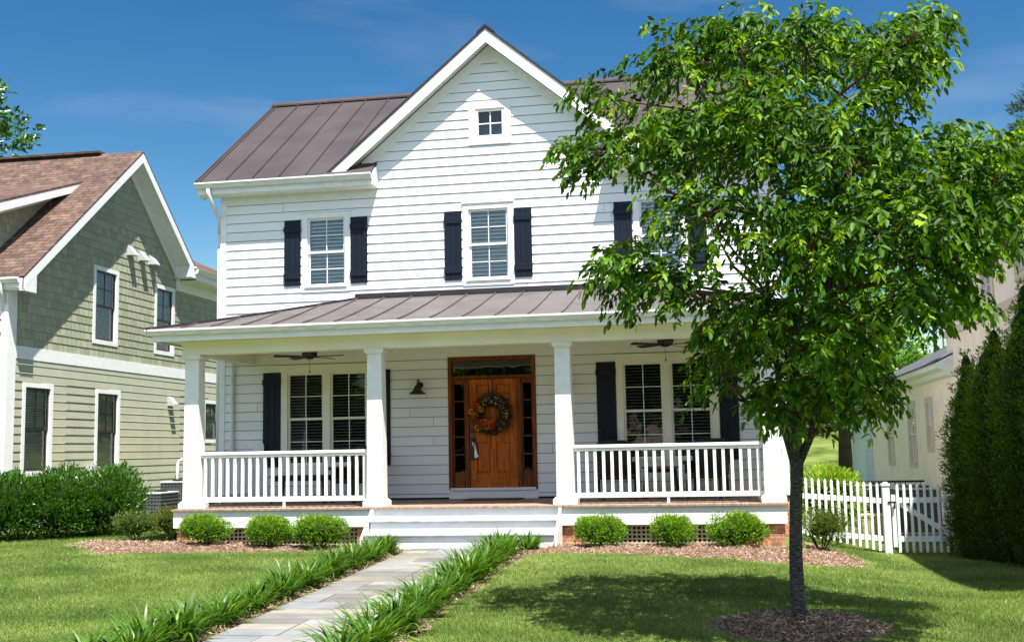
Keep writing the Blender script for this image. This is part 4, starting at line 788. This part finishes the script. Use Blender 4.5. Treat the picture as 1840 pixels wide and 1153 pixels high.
# ------------------------------------------------------------ peach stucco house (right)
pk=thing('peach_house','peach stucco house behind the arborvitae right of the farmhouse','house',(17,5,0))
RX=14.6; RM=lambda u,o,z:(RX-o,u,z)
RW=[(14.0,15.2,.86,2.62),(10.25,11.45,.86,2.62),(7.85,8.75,1.28,2.62)]; RU=[(-1.35,-.30,4.25,5.35),(1.25,2.25,4.10,5.35)]
w=MB(); openwall(w,RM,5.8,18.6,-.6,3.0,[sh(r,.12) for r in RW]); w.build('low_wall',M['stucco'],pk)
w=MB(); openwall(w,RM,-8,5.8,-.6,6.0,[sh(r,.12) for r in RU]); w.add([(RX,5.8,2.9),(RX,5.8,6),(22,5.8,6),(22,5.8,2.9)],[(0,1,2,3)]); w.add([(RX,-8,-.6),(RX,-8,6),(22,-8,6),(22,-8,-.6)],[(0,1,2,3)]); w.build('tall_wall',M['stucco'],pk)
for r_ in RW: window(pk,RM,*r_,cas=.16,cols=3,rt=3,rb=3,cm=M['stuccotrim'],sm=M['trim'],blind='',head=0,sill=True,depth=.8)
for r_ in RU: window(pk,RM,*r_,cas=.12,cols=2,rt=2,rb=2,cm=M['stuccotrim'],sm=M['trim'],blind='wide',head=0,sill=True)
w=MB(); w.box(-8,5.8,.003,.05,3.82,3.98,RM); w.build('band_course',M['stuccotrim'],pk)
w=MB(); w.prism([(0,2.95),(.12,2.98),(.18,3.08),(.34,3.14),(.38,3.26),(0,3.26)],lambda u,o,z:(RX-u,o,z),5.2,18.8); w.prism([(0,3.26),(.38,3.26),(0,3.55)],lambda u,o,z:(RX-u,o,z),5.2,5.3); w.build('cornice',M['trim'],pk)
w=MB(); nslab(w,[(RX-.40,5.2,3.27),(RX-.40,18.9,3.27),(RX+3.2,18.9,5.0),(RX+3.2,5.2,5.0)],.04); w.build('low_roof',M['slate'],pk)
w=MB(); w.prism([(0,5.85),(.1,5.88),(.16,5.98),(.34,6.02),(.38,6.14),(0,6.14)],lambda u,o,z:(RX-u,o,z),-8.3,6.1); w.build('upper_cornice',M['trim'],pk)
w=MB(); nslab(w,[(RX-.40,-8.4,6.15),(RX-.40,6.2,6.15),(RX+4,3,8.6),(RX+4,-5,8.6)],.04); w.build('upper_roof',M['slate'],pk)
w=MB(); lapwall(w,FYb:=(lambda u,o,z:(u,18.6-o,z)),-.6,2.9,lambda z:(14.32,14.6),[]); w.add([(14.32,18.6,-.6),(14.32,18.6,2.9),(14.32,22,2.9),(14.32,22,-.6)],[(0,1,2,3)]); w.build('rear_bay',M['bluewhite'],pk)
# basement stair railing, planter, condensers by the peach house
t=thing('iron_railing','black iron railing along the peach stucco wall','railing',(13.2,9,-.3))
k=MB(); k.box(12.2,14.5,8.98,9.02,.55,.60); k.box(12.2,14.5,8.98,9.02,-.28,-.25); k.build('rail_frame',M['rail'],t)
k=MB(); k.box(-.008,.008,-.008,.008,-.25,.55,lambda a,b,c:(12.25+a,9+b,c)); b0=k.build('bar',M['rail'],t)
for i in range(1,19): c=b0.copy(); COL.objects.link(c); c.parent=t; c.location=(b0.location[0]+i*.12,b0.location[1],b0.location[2])
condenser((13.55,4.6,-.36),.85,.95,'grey condenser behind the picket gate by the peach wall'); condenser((12.75,6.2,-.36),.8,.98,'dark condenser left of the gate post, behind the picket fence')
k=MB(); k.frus(12.62,4.3,-.38,.02,.22,.26); k.frus(12.62,4.3,.0205,.06,.28,.28); tag(k.build('planter_box',M['tan'],org=(12.62,4.3,-.38)),'tan square planter behind the picket fence near the gate post','planter')
# ------------------------------------------------------------ picket fence and gate
FYy=.05
def gz_(x): return float(hgt(x,FYy))
t=thing('picket_fence','white picket fence between the farmhouse and the gate post','fence',(11.5,FYy,gz_(11.5)))
def picket(name,x,zb,zt,y,par,w=.044):
    k=MB(); k.prism([(x-w/2,zb),(x+w/2,zb),(x+w/2,zt-.035),(x,zt),(x-w/2,zt-.035)],lambda u,o,z:(u,y+o,z),-.01,.01); return k.build(name,M['fence'],par)
xs=np.arange(10.86,12.18,.109)
for i,x in enumerate(xs):
    tt=(x-10.86)/(12.2-10.86); picket('picket',float(x),-.02-.30*tt,.98-.125*tt-.0,FYy-.03,t)
for (za,zb) in ((.70,.585),(.08,-.06)):
    k=MB(); k.prism([(10.74,za),(12.24,zb),(12.24,zb-.09),(10.74,za-.09)],lambda u,o,z:(u,FYy+o,z),-.018,.018); k.build('fence_rail',M['fence'],t)
k=MB(); k.box(12.25,12.37,FYy-.06,FYy+.06,-.45,.79); k.frus(12.31,FYy,.79,.83,.072,.072); k.frus(12.31,FYy,.83,.86,.05,.03); k.build('gate_post',M['fence'],t,bevel=.005)
k=MB(); k.box(13.50,13.62,FYy-.06,FYy+.06,-.5,.80); k.frus(13.56,FYy,.80,.84,.072,.072); k.build('gate_post',M['fence'],t,bevel=.005)
t=thing('picket_gate','white picket gate with a diagonal brace and black latch','gate',(12.9,FYy,-.37))
for i in range(9): picket('picket',12.50+i*.112,-.34,.83,FYy-.035,t)
for z in (.50,-.16): k=MB(); k.box(12.42,13.47,FYy-.02,FYy+.018,z,z+.09); k.build('gate_rail',M['fence'],t)
k=MB(); k.box(12.40,12.47,FYy-.021,FYy+.02,-.25,.64); k.build('gate_stile',M['fence'],t); k=MB(); k.bar((12.52,FYy+.028,.50),(13.42,FYy+.028,-.09),.03,.09,up=(0,0,1)); k.build('brace',M['fence'],t)
k=MB(); k.box(12.33,12.46,FYy-.075,FYy-.062,.50,.53); k.box(12.43,12.45,FYy-.075,FYy-.04,.40,.51); k.build('latch',M['black'],t); 
for z in (.45,-.12): k=MB(); k.box(13.40,13.52,FYy-.065,FYy-.05,z,z+.05); k.build('hinge',M['black'],t)
# far hillside fence
t=thing('ranch_fence','dark wooden post and rail fence on the far hillside','fence',(15,42,1.5))
zf_=lambda x:float(hgt(x,42)); 
for z in (.5,1.0): k=MB(); k.bar((11,42,zf_(11)+z),(24,42,zf_(24)+z),.05,.14); k.build('rail',M['greysiding'],t)
for i in range(7): x=11+i*2.1; k=MB(); k.box(x-.08,x+.08,41.9,42.08,zf_(x)-.2,zf_(x)+1.25); k.build('post',M['greysiding'],t)
# ------------------------------------------------------------ vegetation
def vec(*a): return np.array(a,float)
def cloud(lobes,n,L,Wd,up=.5,shell=.55,jit=.5,clump=0,rng=RNG,out=1.0):
    """leaf points filling ellipsoid lobes (cx,cy,cz,rx,ry,rz), denser towards the outside, gathered in clumps"""
    vol=np.array([l[3]*l[4]+l[4]*l[5]+l[3]*l[5] for l in lobes]); c=rng.choice(len(lobes),n if not clump else max(1,n//clump),p=vol/vol.sum()); A=np.array(lobes)[c]
    d=nrm(rng.normal(size=(len(c),3))); r=shell+(1-shell)*rng.random((len(c),1))**.7; r=r*(1+.10*np.sin(d[:,:1]*7+d[:,1:2]*5)+.08*np.sin(d[:,2:]*11))
    P=A[:,:3]+d*r*A[:,3:]
    if clump: 
        k=np.repeat(np.arange(len(P)),clump); s=np.mean(A[:,3:],1)[k,None]; P=P[k]+rng.normal(size=(len(k),3))*s*.085; d=d[k]
    D=d*out+rng.normal(0,jit,d.shape)+vec(0,0,up); m=len(P)
    return P,D,rng.uniform(*L,m),rng.uniform(*Wd,m)
def tree(name,label,group,base,h_,lobes,n,L,Wd,mat_,trunk_r,clump=14,bark='farbark',seed=1,up=.2):
    rg=np.random.default_rng(seed); t=thing(name,label,'tree',base,group)
    P,D,l,w=cloud(lobes,n,L,Wd,up=up,shell=.35,clump=clump,rng=rg); leafobj('crown',P,D,l,w,mat_,t,var=np.clip(rg.normal(.45,.25,len(P)),0,1),rng=rg)
    k=MB(); top=Vector((base[0],base[1],base[2]+h_)); k.tube([base,(base[0]+.05*h_*.1,base[1],base[2]+h_*.35),(base[0],base[1]+.1,base[2]+h_*.8)],[trunk_r*1.25,trunk_r*.8,trunk_r*.2],10)
    for lb in lobes[:14]:
        z0=base[2]+h_*.3+max(0,(lb[2]-base[2]-h_*.45))*.5; z0=min(z0,lb[2]); k.tube([(base[0],base[1],z0),((base[0]+lb[0])/2,(base[1]+lb[1])/2,(z0+lb[2])/2+.05*h_),lb[:3]],[trunk_r*.4,trunk_r*.25,trunk_r*.08],6)
    k.build('trunk',M[bark],t,smooth=True); return t
def shrub(name,label,cat,c,r,n,L,Wd,mat_,group=None,seed=1,up=.6,clump=0,shell=.75,core=.60,lob=None,jit=.5,bumps=9):
    rg=np.random.default_rng(seed); t=thing(name,label,cat,(c[0],c[1],float(hgt(c[0],c[1]))),group)
    if lob is None:
        lob=[(c[0],c[1],c[2],r[0]*.88,r[1]*.88,r[2]*.88)]
        for i in range(bumps): d=nrm(rg.normal(size=3)); d[2]=abs(d[2])*.8; lob.append((c[0]+d[0]*r[0]*.5,c[1]+d[1]*r[1]*.5,c[2]+d[2]*r[2]*.5,r[0]*.47,r[1]*.47,r[2]*.5))
    P,D,l,w=cloud(lob,n,L,Wd,up=up,shell=shell,clump=clump,rng=rg,jit=jit)
    k=P[:,2]>hgt(P[:,0],P[:,1])+.03; P,D,l,w=P[k],D[k],l[k],w[k]
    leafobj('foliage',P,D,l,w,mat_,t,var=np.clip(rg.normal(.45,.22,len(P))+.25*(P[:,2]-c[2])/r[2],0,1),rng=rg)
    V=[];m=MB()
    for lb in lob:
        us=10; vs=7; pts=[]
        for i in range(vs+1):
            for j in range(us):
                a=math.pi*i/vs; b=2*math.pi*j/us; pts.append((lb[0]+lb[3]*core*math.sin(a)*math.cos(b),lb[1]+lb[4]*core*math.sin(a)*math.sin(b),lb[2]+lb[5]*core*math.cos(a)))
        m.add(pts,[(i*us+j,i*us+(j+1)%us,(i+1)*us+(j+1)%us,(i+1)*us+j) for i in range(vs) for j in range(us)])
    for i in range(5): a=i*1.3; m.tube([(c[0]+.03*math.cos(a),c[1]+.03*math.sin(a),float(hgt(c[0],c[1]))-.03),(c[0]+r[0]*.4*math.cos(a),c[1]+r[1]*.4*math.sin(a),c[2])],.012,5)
    m.build('dark_core_and_stems',M['core'],t,smooth=True); return t  # solid dark ellipsoids as the shaded interior, together with the stems
gb='rounded shrubs along the porch skirt'
BX=[(1.21,.44,'leftmost'),(2.30,.42,'b'),(3.17,.46,'c'),(7.63,.42,'d'),(8.74,.40,'e'),(9.69,.45,'f')]
LB=['bright green boxwood at the left end of the porch','bright green boxwood in the middle of the three left of the steps','bright green boxwood nearest the steps on their left, beside the blue sign','bright green boxwood nearest the steps on their right','bright green boxwood in the middle of the three right of the steps','bright green boxwood by the brick pier, nearest the tree trunk']
for i,((x,r_,_),lb) in enumerate(zip(BX,LB)):
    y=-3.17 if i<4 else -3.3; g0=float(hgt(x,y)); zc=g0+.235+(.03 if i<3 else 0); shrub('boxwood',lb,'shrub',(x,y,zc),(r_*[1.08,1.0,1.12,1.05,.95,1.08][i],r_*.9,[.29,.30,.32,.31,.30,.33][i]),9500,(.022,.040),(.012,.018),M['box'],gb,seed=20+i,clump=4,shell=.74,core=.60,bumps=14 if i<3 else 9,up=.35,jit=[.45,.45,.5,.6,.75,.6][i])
shrub('nandina','low shrub with green and reddish leaves at the left corner of the porch','shrub',(.05,-2.0,.38),(.42,.42,.34),2600,(.03,.06),(.012,.02),M['nandina'],'coloured shrubs beside the hedge',seed=31,clump=6,shell=.6,core=.5,up=.9)
shrub('nandina','dark green and bronze shrub between the hedge and the porch corner shrub','shrub',(-.62,-2.05,.33),(.46,.42,.32),2400,(.03,.06),(.012,.02),M['abelia'],'coloured shrubs beside the hedge',seed=32,clump=6,shell=.6,core=.5,up=.9)
shrub('abelia','loose green shrub with pinkish tips behind the young tree trunk','shrub',(11.05,-1.5,.17),(.58,.5,.40),3600,(.025,.05),(.012,.02),M['abelia'],seed=33,clump=6,shell=.45,core=.35,up=.9)
shrub('lime_shrub','tall lime green shrub rising behind the picket fence','shrub',(11.55,1.6,.45),(.72,.65,.80),5200,(.07,.13),(.02,.032),M['lime'],seed=34,clump=6,shell=.65,core=.62,up=.4)
# laurel hedge
hl=[]; path=[(-2.0,-.7),(-2.55,-1.4),(-3.2,-2.0),(-4.0,-2.5),(-4.9,-2.9),(-5.9,-3.2),(-6.9,-3.4),(-2.3,.1),(-2.9,-.6),(-3.7,-1.2)]
rg=np.random.default_rng(9)
for i,(x,y) in enumerate(path): hl.append((x,y,.62,.60,.58,.62)); hl.append((x+rg.uniform(-.15,.15),y+rg.uniform(-.1,.1),.90,.50,.45,.42+rg.uniform(-.05,.08)))
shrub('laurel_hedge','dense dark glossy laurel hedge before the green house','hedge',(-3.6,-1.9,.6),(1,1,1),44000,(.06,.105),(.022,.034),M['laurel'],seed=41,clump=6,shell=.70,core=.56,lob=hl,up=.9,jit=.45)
# arborvitae
AB=[((13.66,-.60),.48,3.25,'narrow arborvitae beside the right gate post, the shortest of the row'),((13.92,-1.25),.54,3.6,'middle arborvitae of the dark row by the peach house'),((14.22,-2.05),.58,4.2,'tallest arborvitae, at the right edge of the lawn'),((14.45,-3.2),.58,4.0,'arborvitae at the near end of the row, partly outside the view')]
for i,((x,y),r_,h_,lb) in enumerate(AB):
    g0=float(hgt(x,y)); lob=[]; rg=np.random.default_rng(60+i)
    for k in range(11):
        f=k/10; rad=r_*(.86+.14*math.sin(f*3))*(1-max(0,f-.5)**1.8*2.5); lob.append((x+rg.uniform(-.05,.05),y+rg.uniform(-.05,.05),g0+.22+f*(h_-.45),max(rad,.10),max(rad,.10),.42))
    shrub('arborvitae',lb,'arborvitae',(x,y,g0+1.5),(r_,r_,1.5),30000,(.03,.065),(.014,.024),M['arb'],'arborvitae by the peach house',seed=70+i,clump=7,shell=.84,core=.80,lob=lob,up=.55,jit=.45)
# ------------------------------------------------------------ lily clumps along the walk
def clump(seed):
    rg=np.random.default_rng(seed); V=[];F=[];va=[]; n=125; sg_=6
    for i in range(n):
        a=rg.uniform(0,2*math.pi); L=rg.uniform(.25,.43); lean=rg.uniform(.05,1.0); w=rg.uniform(.011,.020); b=rg.uniform(0,.12); dx,dy=math.cos(a),math.sin(a); ox,oy=dx*b+rg.normal(0,.03),dy*b+rg.normal(0,.03)
        tw=rg.uniform(-.6,.6); px,py=-math.sin(a+tw),math.cos(a+tw); base=len(V); el=math.pi/2-.1-lean*.75; x=z=0.0; bend=rg.uniform(1.5,2.7)*(.5+.5*lean)/sg_
        for s in range(sg_+1):
            ww=w*(1-.9*(s/sg_)**2.2) if s else w*.7
            V.append((ox+dx*x+px*ww,oy+dy*x+py*ww,z)); V.append((ox+dx*x-px*ww,oy+dy*x-py*ww,z+.002)); x+=math.cos(el)*L/sg_; z+=math.sin(el)*L/sg_; el-=bend*(.4+1.1*s/sg_)
        F+=[(base+2*s,base+2*s+1,base+2*s+3,base+2*s+2) for s in range(sg_)]; v=np.clip(rg.normal(.42,.22),0,1); va+=[v]*sg_
    return V,F,va
CL=[clump(100+i) for i in range(5)]
ORDW=['first','second','third','fourth','fifth','sixth','seventh','eighth','ninth','tenth','eleventh','twelfth','thirteenth','fourteenth','fifteenth','sixteenth','seventeenth','eighteenth','nineteenth','twentieth','twenty-first','twenty-second','twenty-third','twenty-fourth']
protos={}
def lily(i,x,y,label,group,sc):
    k=i%5; z=float(hgt(x,y))+.01; a=(i*2.4)%6.28
    if k not in protos:
        V,F,va=CL[k]; o=npmesh('lily_clump',[(p[0]+x,p[1]+y,p[2]+z) for p in V],F,M['lily'],var=va,org=(x,y,z)); protos[k]=o; tag(o,label,'border plant',group)
    else:
        o=protos[k].copy(); COL.objects.link(o); o.location=(x,y,z); o['label']=label; o['group']=group
    o.rotation_euler=(0,0,a); o.scale=(sc,sc,sc*random.uniform(.86,1.05))
for i in range(21):
    y=-3.62-i*.43; x=xl(y)-.29+(.05 if i%2 else -.05)
    lily(i,x,y,'strap-leaved clump, %s from the steps in the row left of the walk'%ORDW[i],'lily clumps left of the walk',random.uniform(.95,1.16)*(1.0 if i>1 else .9))
for i in range(20):
    y=-3.95-i*.43; x=xl(y)+WALKW+.29+(.05 if i%2 else -.05)
    lily(i+2,x,y,'strap-leaved clump, %s from the steps in the row right of the walk'%ORDW[i],'lily clumps right of the walk',random.uniform(.95,1.16))
lily(33,6.62,-3.62,'small separate strap-leaved clump in the corner right of the steps','lily clumps right of the walk',.88)
# ------------------------------------------------------------ young tree on the lawn
def young_tree():
    rg=np.random.default_rng(11); bx_,by_=TREE; bz=float(hgt(bx_,by_))
    t=thing('cherry_tree','young broad-crowned tree with drooping leaves on the lawn before the porch','tree',(bx_,by_,bz))
    L2=[(8.56,4.84,.44,.44),(8.44,4.3,.44,.31),(9.22,5.13,.47,.42),(9.8,5.25,.52,.44),(10.42,5.2,.47,.36),(11.12,4.98,.52,.57),(11.38,5.22,.23,.36),(9.24,4.36,.62,.47),(10.03,4.41,.73,.68),(10.77,4.09,.73,.62),(11.59,3.83,.57,.52),(12.08,3.86,.47,.47),(11.95,3.42,.34,.38),(11.25,3.36,.64,.48),(10.38,3.33,.73,.68),(9.42,3.64,.62,.42),(8.67,3.14,.44,.44),(9.14,2.96,.52,.36),(9.79,2.57,.57,.42),(10.50,2.50,.64,.42),(11.28,2.74,.50,.27),(9.52,2.11,.31,.31),(10.11,1.89,.36,.36),(10.66,2.0,.40,.22),(11.6,3.08,.26,.24),(10.72,1.75,.14,.10)]
    O=vec(CX,CY,CZ); lobes=[]
    for (x,z,rx,rz) in L2:
        cr=max(0,1-((x-10.3)/2.1)**2-((z-3.6)/2.2)**2)**.5; hd=1.75*cr
        for dy in ([0] if hd<.45 else [-hd*.75,hd*.05,hd*.8] if hd>.9 else [-hd*.6,hd*.6]):
            dy+=rg.uniform(-.15,.15)-(.75 if x>11.2 else 0); k=1+dy/10.7; c=O+(vec(x,by_,z)-O)*k; lobes.append((c[0],c[1],c[2]+.06,rx*.80,max(rx,.4)*.88,rz*.72))
    lobes=np.array(lobes); w=lobes[:,3]*lobes[:,5]*(lobes[:,4]); w=w**.62*np.where((lobes[:,0]<9.7)&(lobes[:,2]<4.1),.55,1); w/=w.sum()
    NT=4100; ci=rg.choice(len(lobes),NT,p=w); A=lobes[ci]; d=nrm(rg.normal(size=(NT,3))+vec(0,0,.25)); r=rg.random((NT,1))**.45
    S0=A[:,:3]+d*r*A[:,3:]*.95
    ax=vec(10.2,by_,0); rad=S0-ax; rad[:,2]=0; rad=nrm(rad); D0=nrm(rad*.8+d*.5+vec(0,0,.55)+rg.normal(0,.35,(NT,3)))
    PL=[];DL=[];LL=[];VA=[]; tw=MB()
    for i in range(NT):
        p=S0[i].copy(); dd=D0[i].copy(); ln=rg.uniform(.16,.38); ns=7; pts=[tuple(p)]; yng=rg.random()
        for s in range(ns):
            dd=nrm(dd+vec(0,0,-.22)+rg.normal(0,.08,3)); p=p+dd*ln/ns; pts.append(tuple(p))
            side=nrm(np.cross(dd,vec(0,0,1))+1e-6)
            for sgn in ((1,-1) if s%2 else ((1,) if rg.random()<.5 else (-1,))):
                PL.append(p+rg.normal(0,.008,3)); DL.append(nrm(side*sgn*.9+dd*.5+vec(0,0,-.5)+rg.normal(0,.38,3))); LL.append(rg.uniform(.050,.105)); VA.append(np.clip(rg.normal(.20,.13)+(.62 if yng>.80 else .25 if yng>.5 else 0)+(.20 if s>ns-3 else 0),0,1))
        PL.append(p); DL.append(nrm(dd+vec(0,0,-.6))); LL.append(.085); VA.append(.6)
        if i%3==0: tw.tube(pts[::3],[.0035,.003,.0025,.0015],4,False)
    P=np.array(PL); D=np.array(DL); L=np.array(LL)
    leafobj('crown',P,D,L,L*rg.uniform(.42,.56,len(L)),M['leaf'],t,var=np.array(VA),rng=rg,fold=.14,droop=.12)
    tr=MB(); B=lambda x,z,y=by_:(x,y,z)
    tr.tube([B(10.105,bz-.05),B(10.105,bz+.10),B(10.10,.2),B(10.10,.527),B(10.12,.95),B(10.145,1.277),B(10.15,1.42)],[.10,.076,.066,.060,.056,.056,.062],16)
    tr.build('trunk',M['bark'],t,smooth=True)
    limbs=[[B(10.13,1.36),B(10.05,1.7),(10.02,by_+.05,2.2),(9.97,by_+.1,2.9),(9.93,by_+.1,3.7),(9.85,by_+.1,4.6)],[B(10.16,1.36),B(10.30,1.65),(10.42,by_-.05,2.2),(10.50,by_-.1,2.9),(10.62,by_-.1,3.7),(10.9,by_-.1,4.6)],[B(10.14,1.38),(10.14,by_+.25,1.8),(10.2,by_+.5,2.5),(10.25,by_+.7,3.4),(10.3,by_+.8,4.4)],[B(10.14,1.38),(10.10,by_-.22,1.8),(10.12,by_-.5,2.5),(10.15,by_-.7,3.3),(10.2,by_-.8,4.2)]]
    nodes=[]
    for k,lb in enumerate(limbs):
        br=MB(); n=len(lb); br.tube(lb,[.043-.036*j/(n-1) for j in range(n)],9); br.build('limb',M['bark'],t,smooth=True); nodes+=[(np.array(q),.045-.035*j/(n-1)) for j,q in enumerate(lb) if 0<j]
    bo=MB()
    for lb in lobes:
        c=lb[:3]; best=min(nodes,key=lambda q:np.linalg.norm(q[0]-c)+ (2 if q[0][2]>c[2]-.15 else 0)); a=best[0]; m_=(a+c)/2+vec(0,0,-.04)+rg.normal(0,.05,3); bo.tube([tuple(a),tuple(m_),tuple(c)],[min(best[1],.024),.014,.006],6)
        idx=np.where(np.linalg.norm(S0-c,axis=1)<max(lb[3],lb[5]))[0]
        for q in rg.permutation(idx)[:12]: s=S0[q]; bo.tube([tuple(c),tuple((c+s)/2+rg.normal(0,.03,3)),tuple(s)],[.006,.0045,.003],4,False)
    bo.build('branches',M['twig'],t,smooth=True); tw.build('twigs',M['twig'],t)
    for a,b in (((10.36,by_,4.9),(10.38,by_,5.70)),((10.70,by_,5.05),(10.86,by_,5.66))): k=MB(); k.tube([a,b],[.007,.003],5); k.build('bare_shoot',M['bark'],t)
young_tree()
# ------------------------------------------------------------ trees beyond
def ball(cx,cy,cz,r,n,seed,sq=.8):
    rg=np.random.default_rng(seed); L=[(cx,cy,cz,r*.7,r*.7,r*.7*sq)]
    for i in range(n): d=nrm(rg.normal(size=3)); k=rg.uniform(.28,.42); L.append((cx+d[0]*r*.72,cy+d[1]*r*.72,cz+d[2]*r*.72*sq,r*k,r*k,r*k*sq))
    return L
tree('shade_tree','tall tree behind the green house roof at the left edge','trees beyond the houses',(-16.6,15.5,0),17,ball(-18.9,15.5,12.2,3.8,24,81,1.25),15000,(.14,.26),(.09,.15),M['laurel'],.3,seed=81)
tree('shade_tree','bright green tree between the white farmhouse and the peach house','trees beyond the houses',(14.6,27,0),10,ball(14.4,27,6.2,3.7,22,82,.95)+ball(15.4,26.5,3.6,2.2,8,92),17000,(.12,.22),(.08,.12),M['farb'],.25,seed=82)
tree('shade_tree','dark green tree close behind the right corner of the farmhouse','trees beyond the houses',(12.4,21.5,0),7,ball(12.4,21.5,4.0,2.5,18,83,1.0),11000,(.10,.18),(.06,.10),M['far'],.12,seed=83)
tree('shade_tree','leafy tree above the peach house at the right edge','trees beyond the houses',(20.3,16,0),11,ball(20.0,16,9.6,2.0,14,84,1.0),7000,(.12,.20),(.08,.12),M['far'],.25,seed=84)
tree('pine_tree','tall thin pine at the right edge behind the leafy tree','trees beyond the houses',(22.2,22,0),16,ball(22.2,22,13.0,1.7,12,85,1.5),6000,(.16,.3),(.02,.035),M['pine'],.22,seed=85)
for i in range(8):
    x=9+i*2.6; y=46+2*math.sin(i*2.1); g0=float(hgt(x,y)); tree('hillside_tree','rounded tree on the far hillside, number-%s along the ranch fence from the left'%ORDW[i] if 0 else '%s tree from the left along the ranch fence on the far hillside'%ORDW[i],'trees along the far hillside fence',(x,y,g0),4.5+i%3,ball(x,y,g0+2.6,2.4+.3*(i%3),10,200+i),4200,(.16,.28),(.10,.15),M['far'],.15,seed=200+i)
# trees across the street, behind the viewer, seen mirrored in the window glass
for i in range(9):
    x=-24+i*8; tree('street_tree','large leafy tree across the street, %s from the left'%ORDW[i],'trees across the street',(x,-52,-.4),11,ball(x,-52+2*(i%2),5.5,5.2,14,300+i,1.1),6000,(.5,.9),(.3,.5),M['far'],.3,seed=300+i)
